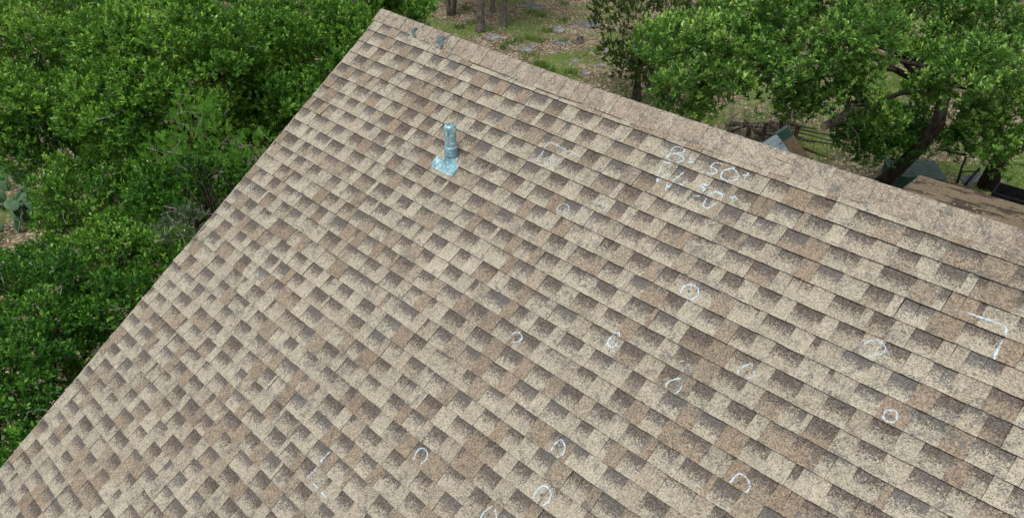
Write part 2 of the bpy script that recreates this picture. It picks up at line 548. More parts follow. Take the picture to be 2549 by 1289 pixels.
def chalk(name, strokes, tr, label, width=.019, bruise=None, power=.8, parent=None):
    width *= .88
    V, F, pl, tu = [], [], [], []
    for st in strokes:
        Q = np.array([uv_at(*p) for p in zt(st, *tr)])
        Q = resample(Q, .007)
        T = np.gradient(Q, axis=0); T /= np.linalg.norm(T, axis=1)[:, None] + 1e-9
        Nn = np.stack([-T[:, 1], T[:, 0]], 1)
        w = width * (.75 + .4 * np.interp(np.arange(len(Q)), np.arange(0, len(Q) + 8, 4), rng.random(len(np.arange(0, len(Q) + 8, 4)))))
        rows = []
        for q, nn, ww in zip(Q, Nn, w):
            row = []
            for s in (-.5, 0, .5):
                p = q + nn * ww * s
                h, k = height_at(p[0], p[1])
                row.append((p, h + .0016, k))
            rows.append(row)
        for r0, r1 in zip(rows[:-1], rows[1:]):
            for j in (0, 1):
                cs = [r0[j], r0[j + 1], r1[j + 1], r1[j]]
                if len({c[2] for c in cs}) > 1: continue
                if max(c[1] for c in cs) - min(c[1] for c in cs) > .0025:
                    hm = max(c[1] for c in cs); cs = [(c[0], hm, c[2]) for c in cs]
                o = len(V)
                V.extend(roof(c[0][0], c[0][1], c[1]) for c in cs)
                F.append((o, o + 1, o + 2, o + 3)); pl.extend([c[0] for c in cs])
                tu.extend([(j * .5, power), (j * .5 + .5, power), (j * .5 + .5, power), (j * .5, power)])
    me = mesh_np(name, np.array(V) - HOUSE, np.array(F), None, dict(plane=np.array(pl), tab=np.array(tu)), [M_CHALK])
    o = link(name, me, parent or house)
    if parent is not None: o.matrix_parent_inverse = Matrix.Identity(4)
    if label: o['label'] = label
    if bruise is not None:
        u, v = uv_at(*zt([bruise], *tr)[0])
        mb = MB(); n = 9
        h, _ = height_at(u, v)
        ring = [roof(u + math.cos(a) * r, v + math.sin(a) * r, h + .0012) for a, r in [(2 * math.pi * i / n, random.uniform(.005, .014)) for i in range(n)]]
        mb.add(ring + [roof(u, v, h + .003)], [(i, (i + 1) % n, n) for i in range(n)])
        b = mb.build('hail_bruise', M_FELT, o, HOUSE)
TA = (1620, 350, .13965); TB = (1330, 340, .17065); TC = (1240, 690, .24821); TD = (1800, 770, .29031)
TE = (740, 1080, .16212); TF = (1170, 1060, .17772); TG = (1780, 1140, .10086)
def writing(label, chars):
    e = bpy.data.objects.new('chalk_writing', None); C.objects.link(e); e.parent = house; e['label'] = label
    for st in chars: chalk('chalk_letter', st, TA, None, .0168, None, .85, e)
writing('upper chalk line reading R = 50+', [
    [[(290, 330), (350, 245), (405, 130)], [(405, 135), (470, 110), (560, 120), (605, 170), (600, 210), (540, 240), (360, 248)], [(490, 270), (560, 290), (595, 330), (590, 380), (540, 400), (470, 405)]],
    [[(690, 338), (730, 350), (800, 352)], [(680, 402), (770, 412)]],
    [[(1275, 430), (1150, 390), (1055, 490), (1130, 500), (1185, 550), (1180, 600), (1110, 620), (990, 595)]],
    [[(1500, 500), (1420, 510), (1310, 550), (1250, 620), (1260, 700), (1340, 735), (1440, 740), (1540, 710), (1570, 640), (1540, 570), (1470, 510)]],
    [[(1740, 580), (1690, 660), (1640, 740)], [(1650, 620), (1700, 635), (1765, 630)]]])
writing('lower chalk line reading W = 50+', [
    [[(230, 385), (300, 410), (370, 420)], [(195, 465), (160, 570), (110, 740)], [(110, 750), (190, 690), (320, 610)], [(590, 570), (500, 660), (385, 745)], [(300, 780), (290, 850), (265, 920)], [(360, 800), (320, 840), (280, 880)]],
    [[(585, 738), (650, 760)], [(525, 795), (580, 810)]],
    [[(1030, 825), (930, 785), (865, 830)], [(865, 830), (940, 850), (980, 885), (920, 945)], [(870, 985), (820, 1000), (765, 985)]],
    [[(1020, 1000), (1090, 950), (1160, 925), (1230, 940), (1290, 990), (1275, 1030)], [(995, 1040), (950, 1110), (930, 1160), (970, 1215), (1040, 1225), (1110, 1160), (1200, 1110)]],
    [[(1410, 1025), (1480, 1030), (1555, 1050)], [(1515, 985), (1470, 1035), (1430, 1085)]]])
chalk('chalk_bracket', [[(20, 385), (100, 280), (150, 200), (210, 105), (250, 100), (330, 140), (440, 195), (550, 245), (685, 300)]], TB, 'chalk corner bracket right of the vent pipe', .018, None, .6)
chalk('chalk_circle', [[(200, 455), (160, 410), (155, 340), (200, 305), (260, 320), (300, 370), (280, 430), (240, 450)]], TB, 'chalk circle inside the corner bracket', .018, (220, 375), .5)
chalk('chalk_circle', [[(345, 1110), (340, 1060), (380, 1000), (440, 985), (500, 1010), (515, 1060), (470, 1130), (430, 1175)]], TB, 'open chalk circle below the bracket', .015, (415, 1065), .55)
chalk('chalk_circle', [[(865, 1060), (880, 1010), (930, 975), (1035, 940)], [(1075, 990), (1060, 1060), (1025, 1110)]], TB, 'faint broken chalk circle left of the writing', .013, (960, 1025), .55)
chalk('chalk_circle', [[(1830, 165), (1860, 110), (1900, 75), (1960, 85), (2015, 120), (2010, 180), (1980, 215), (1920, 235), (1870, 205)]], TC, 'squarish chalk ring below the writing', .0165, (1915, 150))
chalk('chalk_circle', [[(120, 625), (125, 590), (200, 540), (245, 590), (240, 625), (200, 655), (140, 660)]], TC, 'small chalk circle in mid roof', .0165, (190, 595))
chalk('chalk_circle', [[(1165, 575), (1200, 560), (1230, 580), (1220, 605)], [(1140, 600), (1105, 640), (1100, 680), (1140, 710), (1180, 700), (1200, 655)]], TC, 'chalk circle split by a course line', .018)
chalk('chalk_circle', [[(1690, 1110), (1690, 1070), (1740, 1035), (1820, 1015), (1830, 1030)], [(1850, 1090), (1820, 1150), (1775, 1180)]], TC, 'open chalk circle with a long upper hook', .0165, (1770, 1085))
chalk('chalk_circle', [[(1200, 315), (1240, 280), (1290, 262), (1350, 280), (1395, 320), (1390, 365), (1330, 400), (1235, 410)]], TD, 'wide chalk circle left of the right-hand bracket', .0165, None, .65)
chalk('chalk_circle', [[(130, 555), (135, 525), (180, 490), (240, 465), (255, 490)], [(265, 530), (270, 580), (205, 600)]], TD, 'pointed chalk circle', .0165, (210, 540))
chalk('chalk_circle', [[(1375, 915), (1390, 870), (1440, 865), (1490, 880), (1495, 940), (1460, 980), (1400, 965), (1365, 930), (1375, 915)]], TD, 'bright closed chalk ring', .0175, (1438, 920))
chalk('chalk_bracket', [[(2105, 40), (2200, 75), (2380, 130), (2435, 165), (2415, 230)], [(2395, 260), (2360, 340), (2320, 435)]], TD, 'chalk corner bracket at the right', .0175)
chalk('chalk_bracket', [[(505, 270), (440, 345), (370, 425)], [(320, 495), (240, 590), (160, 690)], [(265, 765), (340, 830)], [(380, 890), (460, 970)]], TE, 'broken chalk corner bracket at the bottom', .0185, None, .85)
chalk('chalk_circle', [[(1800, 400), (1830, 290), (1880, 220), (1950, 215), (2010, 280), (2005, 370), (1960, 430), (1910, 465)]], TE, 'leaning chalk circle right of the broken bracket', .0165, (1910, 290))
chalk('chalk_circle', [[(1145, 355), (1180, 270), (1250, 195), (1300, 200), (1340, 280), (1330, 370), (1280, 430), (1215, 440)]], TF, 'tall chalk oval', .018, (1240, 300))
chalk('chalk_circle', [[(895, 1015), (930, 930), (1010, 840), (1060, 835), (1130, 890), (1150, 970), (1110, 1060), (1030, 1120)]], TF, 'chalk oval near the bottom edge', .0165, (1020, 970))
chalk('chalk_circle', [[(150, 1310), (220, 1190), (320, 1120)], [(360, 1160), (385, 1300)]], TF, 'chalk arc cut off by the bottom edge', .0175, (270, 1240))
chalk('chalk_circle', [[(370, 650), (430, 560), (510, 440), (600, 375), (720, 430), (840, 560), (880, 700), (830, 790), (770, 860), (700, 845)]], TG, 'large open chalk circle at lower right', .0165, (605, 610))

# ------------------------------------------------------------------ vent pipe
def pipe_mat():
    m, nt, out = newmat('blue_galvanised'); g = G(nt); v = g.obj()
    mp = g.node('ShaderNodeMapping', {'Vector': v, 'Scale': (14, 14, 2.6)}).outputs[0]
    col = g.mix(g.step(g.noise(mp, 3.4, 5, .7), .38, .66), (.15, .31, .38), (.34, .57, .63))
    col = g.mix(g.step(g.noise(v, 22, 5, .7), .50, .62), col, (.62, .80, .83))
    col = g.mix(g.step(g.noise(v, 18, 4, .6, .6), .62, .70), col, (.13, .23, .31))
    g.bsdf(out, col, .42, .35, .5, g.bump(g.noise(v, 40, 3), .25, .004))
    return m
M_PIPE = pipe_mat()
M_HOLE = noisy('dark_hole', (.012, .014, .016), (.03, .03, .03), 30., .9)
pu, pv = uv_at(1125, 397)
M_COLLAR = noisy('dull_blue_collar', (.16, .29, .36), (.33, .52, .58), 20., .45, .3, .2)
PB = roof(pu, pv, .012)
vent = empty('vent_pipe', PB, 'blue grey metal vent pipe rising through the shingles near the ridge', 'vent pipe')
def lathe(prof, n=36, wob=None):
    V, F = [], []
    for i, (r, z) in enumerate(prof):
        for j in range(n):
            a = 2 * math.pi * j / n
            rr = r * (wob(a, z) if wob else 1)
            V.append((rr * math.cos(a), rr * math.sin(a), z))
    for i in range(len(prof) - 1):
        for j in range(n):
            F.append((i * n + j, i * n + (j + 1) % n, (i + 1) * n + (j + 1) % n, (i + 1) * n + j))
    F.append(tuple((len(prof) - 1) * n + j for j in range(n)))
    return V, F
HP = .292
mb = MB()
mb.add(*lathe([(.045, .05), (.045, .11), (.047, .2), (.0485, HP - .045), (.050, HP - .035), (.0505, HP - .016), (.046, HP - .002), (.038, HP + .006), (.024, HP + .006), (.008, HP + .002)],
              44, lambda a, z: 1 + (.012 * math.sin(3 * a + 1) + .008 * math.sin(7 * a) if z > .2 else 0) + (.012 * math.sin(11 * a) if z < .11 else 0)
              - (.05 * math.exp(-((a - 4.4) / .3) ** 2 - ((z - .19) / .03) ** 2))))
mb.build('pipe', M_PIPE, vent, (0, 0, 0), True)
mb = MB()
prof = []
for i in range(5):
    z = .036 + i * .0155
    prof += [(.0462, z), (.0565, z + .006), (.0565, z + .009), (.0462, z + .0150)]
mb.add(*lathe([(.052, .0), (.050, .02)] + prof + [(.044, .118)], 36))
mb.build('collar', M_COLLAR, vent, (0, 0, 0), True)
mb = MB()
for a, r, s in ((2.0, .018, .006), (.4, .024, .0055), (4.2, .026, .0045)):
    c = np.array([r * math.cos(a), r * math.sin(a), HP + .0065])
    n = 10
    mb.add([c + np.array([s * math.cos(2 * math.pi * i / n), s * math.sin(2 * math.pi * i / n), .0012]) for i in range(n)], [tuple(range(n))])
mb.build('cap_hole', M_HOLE, vent)
# flashing plate: lies over the shingles below the course line, runs up to a flared cone
def flashing():
    pu_, pv_ = pu, pv
    Zm = np.array([[EU[0], EV[0], NN[0]], [EU[1], EV[1], NN[1]], [EU[2], EV[2], NN[2]]])
    mb = MB()
    u0, u1, va, vb = 1.838, 2.114, 5.93 * EXP, 6.70 * EXP
    nu, nv = 18, 7
    V = []
    for j in range(nv + 1):
        for i in range(nu + 1):
            u = u0 + (u1 - u0) * i / nu; v = va + (vb - va) * j / nv
            du = (u - pu_)
            bulge = .022 * math.exp(-(du / .05) ** 2) * max(0, 1 - j / nv) ** 1.5
            h = .0145 - .002 * j / nv + bulge * .8
            V.append(roof(u, v, h) - PB)
    F = [(j * (nu + 1) + i, (j + 1) * (nu + 1) + i, (j + 1) * (nu + 1) + i + 1, j * (nu + 1) + i + 1) for j in range(nv) for i in range(nu)]
    mb.add(V, F)
    n = nu + 1
    Vb = [p - NN * .005 for p in V]
    o = len(V)
    edge = [j * n for j in range(nv + 1)] + [nv * n + i for i in range(1, n)] + [j * n + nu for j in range(nv - 1, -1, -1)]
    E = [V[e] for e in edge]; E2 = [Vb[e] for e in edge]
    mb.add(E + E2, [(i, i + len(E), i + 1 + len(E), i + 1) for i in range(len(E) - 1)])
    # cone between plate and collar
    nn = 30
    rows = []
    for f, r in ((0, .066), (.3, .060), (.6, .056), (1, .0525)):
        row = []
        for i in range(nn):
            a = 2 * math.pi * i / nn
            cu, cv = math.cos(a), math.sin(a)
            low = roof(pu_ + r * cu * 1.0, pv_ + max(-.07, r * cv * (1.25 if cv > 0 else .8)), .0155 + f * .012) - PB
            hor = np.array([EU[0] * cu - NH[0] * -cv, EU[1] * cu - NH[1] * -cv, 0]) * .0525
            hi = hor + np.array([0, 0, .020])
            row.append(low * (1 - f ** 1.3) + hi * f ** 1.3)
        rows.append(row)
    V = [p for r in rows for p in r]
    F = [(j * nn + i, j * nn + (i + 1) % nn, (j + 1) * nn + (i + 1) % nn, (j + 1) * nn + i) for j in range(3) for i in range(nn)]
    mb.add(V, F)
    mb.build('flashing', M_PIPE, vent, (0, 0, 0), True)
    mb = MB()
    for (x, y) in ((560, 860), (770, 990), (500, 840)):
        u, v = uv_at(1000 + x * .1551, 280 + y * .1551)
        n = 9
        mb.add([roof(u + .0045 * math.cos(2 * math.pi * i / n), v + .0045 * math.sin(2 * math.pi * i / n), .0185) - PB for i in range(n)], [tuple(range(n))])
    mb.build('nail_head', M_HOLE, vent)
flashing()
# ------------------------------------------------------------------ ground
def ground_mat():
    m, nt, out = newmat('ground_litter'); g = G(nt); v = g.obj()
    soil = g.mix(g.step(g.noise(v, 1.6, 6), .3, .7), (.070, .055, .040), (.19, .158, .115))
    lit = g.sepx(g.vor(v, 17.))
    soil = g.mix(g.step(g.math('ADD', lit[0], g.math('MULTIPLY', g.noise(v, .8, 4), .5)), .78, 1.0), soil, g.mix(lit[1], (.22, .15, .085), (.50, .41, .29)))
    grass = g.mix(g.noise(v, 9., 5), (.045, .095, .012), (.14, .22, .04))
    gm = g.step(g.math('ADD', g.noise(v, .33, 6, .62), g.math('MULTIPLY', g.noise(v, 5., 4), .22)), .56, .70)
    col = g.mix(g.math('MULTIPLY', gm, .85), soil, grass)
    rk = g.step(g.noise(v, 1.1, 4, .5), .66, .72)
    col = g.mix(g.math('MULTIPLY', rk, .6), col, (.24, .235, .21))
    g.bsdf(out, col, .95, 0, .1, g.bump(g.noise(v, 20, 5), .6, .03))
    return m
M_GROUND = ground_mat()
n = 161
xs = np.sign(np.linspace(-1, 1, n)) * np.abs(np.linspace(-1, 1, n)) ** 2.2 * 220
gx, gy = np.meshgrid(xs, xs + 20)
def ground_h(x, y):
    return .05 * np.sin(x * .9 + 1.3) * np.sin(y * .7) + .03 * np.sin(x * 2.1 + y * 1.7)
gz = ground_h(gx, gy) * (np.hypot(gx, gy - 20) < 60) - .02
V = np.stack([gx.ravel(), gy.ravel(), gz.ravel()], 1)
ii = np.arange(n * n).reshape(n, n)
F = np.stack([ii[:-1, :-1].ravel(), ii[:-1, 1:].ravel(), ii[1:, 1:].ravel(), ii[1:, :-1].ravel()], 1)
ground = link('ground', mesh_np('ground', V, F, None, None, [M_GROUND], None, True))
ground['kind'] = 'structure'
def gpos(px, py):
    p = at_z(px, py, 0.0); p[2] = float(ground_h(p[0], p[1])) - .02
    return p

# ------------------------------------------------------------------ leaves
def leaf_mat(name, c0, c1, c2, rough=.42, spec=.45, trans=.28):
    m, nt, out = newmat(name); g = G(nt)
    t = g.attr('tone')
    col = g.ramp(t, [(0, c0), (.55, c1), (1, c2)])
    b = g.bsdf(None, col, rough, 0, spec)
    tr = g.node('ShaderNodeBsdfTranslucent', {0: g.mix(.5, col, c2)})
    mx = g.node('ShaderNodeMixShader', {0: trans, 1: b, 2: tr.outputs[0]})
    nt.links.new(mx.outputs[0], out.inputs[0])
    return m
M_OAK = leaf_mat('oak_leaves', (.024, .092, .010), (.086, .252, .022), (.32, .56, .080), .42, .45, .20)
M_OAK2 = leaf_mat('live_oak_leaves', (.024, .084, .014), (.092, .246, .030), (.36, .57, .12), .40, .48, .20)
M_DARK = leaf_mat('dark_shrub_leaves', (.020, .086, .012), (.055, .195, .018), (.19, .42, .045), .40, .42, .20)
M_MESQ = leaf_mat('feathery_leaves', (.05, .17, .02), (.105, .30, .03), (.24, .49, .06), .6, .2, .4)
M_CEDAR = leaf_mat('cedar_leaves', (.022, .045, .008), (.045, .085, .012), (.09, .145, .022), .7, .15, .15)
M_GREY = leaf_mat('grey_green_leaves', (.05, .095, .045), (.10, .17, .085), (.17, .25, .14), .7, .2, .2)
def bark(name, c1, c2):
    m, nt, out = newmat(name); g = G(nt); v = g.obj()
    mp = g.node('ShaderNodeMapping', {'Vector': v, 'Scale': (18, 18, 3.0)}).outputs[0]
    n1 = g.noise(mp, 1.6, 6, .7, .3)
    col = g.mix(g.step(n1, .36, .64), c1, c2)
    g.bsdf(out, col, .95, 0, .1, g.bump(n1, .9, .03))
    return m
M_BARK = bark('oak_bark', (.018, .015, .013), (.085, .072, .06))
M_BARKG = bark('grey_cedar_bark', (.045, .038, .034), (.24, .21, .185))
M_TWIG = noisy('dead_twig', (.20, .18, .155), (.34, .31, .27), 8., .9, 0, 0)
M_CUT = noisy('cut_wood', (.42, .34, .24), (.55, .47, .35), 20., .9)

def leaf_quads(base, d, nrm, L, Wd, fold=.25):
    """arrays of base points, directions, normals -> (n,4,3)"""
    s = np.cross(d, nrm); s /= np.linalg.norm(s, axis=1)[:, None] + 1e-9
    nn = np.cross(s, d)
    L = L[:, None]; Wd = Wd[:, None]
    tip = base + d * L - nn * L * .10
    mid = base + d * L * .55 + nn * Wd * fold
    return np.stack([base, mid + s * Wd * .5, tip, mid - s * Wd * .5], 1)
def rnd_unit(n):
    v = rng.normal(size=(n, 3)); return v / np.linalg.norm(v, axis=1)[:, None]
def perp(a):
    r = rnd_unit(len(a)); r -= a * (r * a).sum(1)[:, None]
    return r / (np.linalg.norm(r, axis=1)[:, None] + 1e-9)
def sprig_leaves(pos, axis, tone, kind, size):
    """leaves around shoot tips; returns quads (m,4,3), tone (m,)"""
    n = len(pos)
    Q, T = [], []
    size = size * rng.uniform(.72, 1.32, n)
    if kind == 'oak':
        per = 11
        for j in range(per):
            a = perp(axis)
            f = j / per
            spread = .35 + .75 * (1 - f) + rng.normal(0, .15, n)
            d = axis * np.cos(spread)[:, None] + a * np.sin(spread)[:, None]
            L = size * rng.uniform(.7, 1.2, n)
            b = pos + axis * (size * 1.5 * (f - .7))[:, None]
            nrm = axis * .8 + rnd_unit(n) * .45
            Q.append(leaf_quads(b, d, nrm, L, L * rng.uniform(.34, .46, n)))
            T.append(tone + (f - .5) * .42 + rng.normal(0, .13, n))
    elif kind == 'feather':
        per = 22
        cur = perp(axis)
        for j in range(per):
            f = (j // 2) / (per / 2)
            side = np.cross(axis, cur) * (1 if j % 2 else -1)
            p = pos + axis * (size * 4 * f)[:, None] - np.array([0, 0, 1]) * (size * 1.3 * f * f)[:, None]
            d = side * .8 + axis * .55; d /= np.linalg.norm(d, axis=1)[:, None]
            L = size * (1.25 - .7 * f) * rng.uniform(.8, 1.2, n)
            Q.append(leaf_quads(p, d, cur + .3 * rnd_unit(n), L, L * .20))
            T.append(tone + rng.normal(0, .08, n))
    else:                                   # needles
        per = 16
        for j in range(per):
            a = perp(axis)
            f = j / per
            spread = .25 + .55 * rng.random(n)
            d = axis * np.cos(spread)[:, None] + a * np.sin(spread)[:, None]
            L = size * rng.uniform(.7, 1.3, n)
            Q.append(leaf_quads(pos + axis * (size * 1.8 * (f - .5))[:, None], d, a + .2 * rnd_unit(n), L, L * .24))
            T.append(tone + rng.normal(0, .1, n))
    return np.concatenate(Q), np.concatenate(T)
def crown_mesh(name, lobes, mat, kind, size, dens, gaps=.32, inner=.35, tone0=.5, origin=(0, 0, 0), up=.55):
    """lobes: (cx,cy,cz,rx,ry,rz). Shoots sit in a shell over every lobe, thinner inside, with holes."""
    P, A, T = [], [], []
    LB = np.array(lobes)
    for li, (cx, cy, cz, rx, ry, rz) in enumerate(lobes):
        area = 4 * math.pi * ((rx * ry) ** 1.6 / 3 + (rx * rz) ** 1.6 / 3 + (ry * rz) ** 1.6 / 3) ** (1 / 1.6)
        m = int(area * dens)
        u = rnd_unit(m)
        keep = (u[:, 2] > -.45) | (rng.random(m) < .25)
        u = u[keep]; m = len(u)
        inn = rng.random(m) < inner
        rr = np.where(inn, rng.uniform(.45, .85, m), rng.normal(1.0, .09, m))
        # lumps: shoots gather in tufts
        ph = rng.uniform(0, 6.28, 6)
        k = 3.5
        lump = np.sin(u[:, 0] * k + ph[0]) * np.sin(u[:, 1] * k + ph[1]) * np.sin(u[:, 2] * k + ph[2]) + .6 * np.sin(u[:, 0] * 8 + ph[3]) * np.sin(u[:, 1] * 8 + ph[4]) * np.sin(u[:, 2] * 8 + ph[5])
        hole = rng.random(m) < np.clip(gaps + .14 - lump * 1.6, 0, .98)
        rr = rr * (1 + .27 * lump)
        p = np.array([cx, cy, cz]) + u * np.array([rx, ry, rz]) * rr[:, None]
        sel = ~hole
        # drop what is deep inside other lobes
        for lj, q in enumerate(LB):
            if lj == li: continue
            dd = np.linalg.norm((p - q[:3]) / q[3:], axis=1)
            sel &= ~((dd < .72) & (rng.random(m) < .85))
        sel &= p[:, 2] > .05
        p, u, lump = p[sel], u[sel], lump[sel]
        nrm = u / np.array([rx, ry, rz]); nrm /= np.linalg.norm(nrm, axis=1)[:, None]
        ax = nrm * .6 + np.array([0, 0, up]) + rnd_unit(len(p)) * .42
        ax /= np.linalg.norm(ax, axis=1)[:, None]
        P.append(p); A.append(ax)
        lt = rng.normal(0, .11)
        T.append(tone0 + lt + rng.normal(0, .15, len(p)) + .12 * lump)
    P = np.concatenate(P); A = np.concatenate(A); T = np.concatenate(T)
    q, t = sprig_leaves(P, A, T, kind, size)
    V = q.reshape(-1, 3) - np.array(origin)
    F = np.arange(len(V)).reshape(-1, 4)
    return mesh_np(name, V, F, dict(tone=np.repeat(np.clip(t, 0, 1), 4)), None, [mat]), P
LEAVES = [0]
def plant(name, label, cat, base, lobes, mat, kind, size, dens, trunk_pts=None, r0=.12, bark_m=None, group=None, gaps=.20, inner=.42, tone=.5, twigs=10, up=.55, limbs=True):
    base = np.array(base, float)
    e = empty(name, base, label, cat, group)
    me, P = crown_mesh('crown', lobes, mat, kind, size, dens, gaps, inner, tone, base, up)
    LEAVES[0] += len(me.polygons)
    link('crown', me, e)
    mb = MB()
    cs = np.array([l[:3] for l in lobes]); mid = cs.mean(0)
    if trunk_pts is None:
        fork = base + (mid - base) * .45 + np.array([random.uniform(-.1, .1), random.uniform(-.1, .1), 0])
        trunk_pts = [base - np.array([0, 0, .1]), base + (fork - base) * .5 + np.array([random.uniform(-.08, .08), random.uniform(-.08, .08), 0]), fork]
    tp = [np.array(p, float) for p in trunk_pts]
    mb.tube(tp, np.linspace(r0, r0 * .7, len(tp)) * np.r_[1.25, np.ones(len(tp) - 1)], 10, True, 1, .06)
    fork = tp[-1]
    if limbs:
        big = sorted(lobes, key=lambda q: -q[3])[:max(3, min(6, len(lobes) // 5))]
        for l in big:
            c = np.array(l[:3])
            dd = np.linalg.norm(c - fork)
            k0 = fork + (c - fork) * .25 + np.array([random.uniform(-.16, .16), random.uniform(-.16, .16), random.uniform(.0, .2)]) * dd * .6
            k1 = fork + (c - fork) * .6 + np.array([random.uniform(-.16, .16), random.uniform(-.16, .16), random.uniform(.0, .2)]) * dd * .6
            mb.tube([fork, k0, k1, c + np.array([0, 0, -.1])], [r0 * .42, r0 * .30, r0 * .2, r0 * .08], 7, True, 1, .08)
            for _ in range(3):
                d = rnd_unit(1)[0]; d[2] = abs(d[2]) * .6 - .1
                e1 = c + d * np.array(l[3:]) * .82
                mb.tube([k1 + (c - k1) * .6, (k1 + e1) * .5 + d * .1, e1], [r0 * .11, r0 * .07, r0 * .035], 5, False, 1, .05)
    mb.build('trunk', bark_m or M_BARK, e, base, True)
    if twigs:
        tb = MB()
        for i in rng.choice(len(P), min(twigs, len(P)), replace=False):
            p = P[i]; d = rnd_unit(1)[0]; d[2] = abs(d[2]) * .8
            a = p - d * .22 + rnd_unit(1)[0] * .05
            q = p + d * random.uniform(.05, .16)
            m = (a + q) / 2 + rnd_unit(1)[0] * .04
            tb.tube([a, m, q], [.0055, .004, .0022], 4, False)
            tb.tube([m, m + (d + rnd_unit(1)[0] * .9) * .11], [.0035, .002], 4, False)
        tb.build('dead_twigs', M_TWIG, e, base)['kind'] = 'stuff'
    return e
def lobes_for(px, py, z, rpx, n=9, squash=.8, sub=.42, seed=0, ex=1.0):
    """a rounded, lumpy crown standing where (px,py) sees height z; rpx its half width there"""
    rs = np.random.default_rng(seed)
    c = at_z(px, py, z); Rm = rpx * depth_z(px, py, z) / FPX
    squash = min(1.3, squash * 1.22)
    L = [(c[0], c[1], c[2] - .18 * Rm, Rm * .66 * ex, Rm * .66 * ex, Rm * .62 * squash)]
    n = int(n * 2.1); sub = sub * .72
    for i in range(n):
        a = 2 * math.pi * (i + rs.random() * .7) / n * 2.0
        el = rs.uniform(-.15, 1.25) * (.75 if i % 2 else 1)
        d = np.array([math.cos(a) * math.cos(el), math.sin(a) * math.cos(el), math.sin(el)])
        r = max(.20, Rm * sub * rs.uniform(.6, 1.25))
        p = c + d * (Rm - r * .7) * np.array([ex, ex, squash])
        L.append((p[0], p[1], p[2], r, r, r * rs.uniform(.65, .9)))
    return L
def base_under(lobes, dx=0, dy=0):
    c = np.array([l[:2] for l in lobes]).mean(0) + np.array([dx, dy])
    return np.array([c[0], c[1], float(ground_h(c[0], c[1])) - .02])

GL = 'trees and shrubs crowding the gable side'
def T(name, label, cat, specs, mat, kind, size, dens, group=None, **kw):
    L = []
    for s in specs: L += lobes_for(*s)
    return plant(name, label, cat, base_under(L), L, mat, kind, size, dens, group=group, **kw)
D1 = 205
T('oak_tree', 'broad bright green oak filling the middle of the trees left of the roof', 'tree',
  [(430, 195, 3.5, 225, 12, .75, .42, 1), (300, 330, 2.9, 130, 6, .8, .45, 2), (560, 70, 3.4, 95, 6, .8, .45, 21)], M_OAK, 'oak', .072, D1, GL, r0=.16, twigs=40)
T('oak_tree', 'leafy oak rising right behind the gable peak of the roof', 'tree',
  [(770, 130, 3.2, 165, 9, .8, .42, 3), (700, 260, 2.6, 130, 7, .8, .45, 4), (900, 40, 3.0, 120, 7, .8, .45, 5), (1000, 25, 2.9, 80, 5, .8, .5, 6)], M_OAK, 'oak', .072, D1, GL, r0=.16, twigs=30, tone=.47)
T('oak_tree', 'yellowish green oak at the top left corner of the view', 'tree',
  [(90, 80, 3.6, 170, 9, .8, .4, 7), (30, 260, 3.0, 110, 6, .8, .45, 8), (190, 40, 3.3, 100, 6, .8, .45, 9), (110, 190, 2.6, 120, 7, .8, .45, 77), (200, 140, 2.5, 80, 5, .8, .45, 78), (20, -30, 3.4, 110, 6, .8, .45, 79)], M_OAK, 'oak', .074, 125, GL, r0=.15, gaps=.3, tone=.62, twigs=40)
T('oak_tree', 'dark shaded oak standing behind the broad bright oak', 'tree',
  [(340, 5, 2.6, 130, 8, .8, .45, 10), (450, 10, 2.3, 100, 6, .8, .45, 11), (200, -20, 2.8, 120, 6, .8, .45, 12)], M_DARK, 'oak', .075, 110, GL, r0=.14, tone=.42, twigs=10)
T('oak_shrub', 'dense green shrub between the top left oak and the prickly pear', 'shrub',
  [(130, 370, 2.0, 150, 9, .75, .42, 13), (210, 250, 2.4, 110, 6, .75, .45, 14)], M_OAK, 'oak', .068, D1, GL, r0=.09, tone=.36, twigs=30)
T('mesquite_tree', 'feathery light green young mesquite in front of the broad oak', 'tree',
  [(480, 290, 3.9, 50, 6, 1.1, .5, 15), (500, 355, 3.4, 78, 8, 1.0, .5, 16), (425, 390, 3.2, 60, 6, 1., .5, 17), (545, 385, 3.2, 55, 5, 1., .5, 90)], M_MESQ, 'feather', .038, 70, GL, r0=.05, tone=.5, twigs=25, up=.8, gaps=.4)
T('mesquite_tree', 'small feathery sapling touching the roof edge', 'tree',
  [(632, 372, 3.4, 42, 6, 1.0, .5, 18), (610, 415, 3.0, 36, 4, 1., .5, 19)], M_MESQ, 'feather', .034, 85, GL, r0=.035, tone=.45, twigs=10, up=.8, gaps=.4)
T('oak_shrub', 'bushy shrub just right of the prickly pear clump', 'shrub',
  [(220, 480, 1.9, 125, 9, .75, .42, 20), (310, 410, 2.1, 95, 6, .75, .45, 22), (150, 560, 1.4, 60, 5, .8, .5, 23)], M_OAK, 'oak', .066, 165, GL, r0=.08, tone=.44, twigs=60)
T('oak_shrub', 'dark shrub in the deep shade between mesquite sapling and gable oak', 'shrub',
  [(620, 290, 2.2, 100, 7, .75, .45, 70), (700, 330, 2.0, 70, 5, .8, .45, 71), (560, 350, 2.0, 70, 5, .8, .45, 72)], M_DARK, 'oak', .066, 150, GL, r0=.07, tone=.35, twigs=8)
T('oak_shrub', 'glossy deep green shrub under the mesquite beside the roof edge', 'shrub',
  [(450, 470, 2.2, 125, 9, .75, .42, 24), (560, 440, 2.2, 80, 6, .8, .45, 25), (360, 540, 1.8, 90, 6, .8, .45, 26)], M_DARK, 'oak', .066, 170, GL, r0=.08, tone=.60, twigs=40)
T('cedar_shrub', 'grey green juniper sprays poking out near the roof edge', 'shrub',
  [(455, 568, 2.7, 52, 7, .7, .5, 27)], M_GREY, 'needle', .06, 95, GL, r0=.03, tone=.55, twigs=14, gaps=.45)
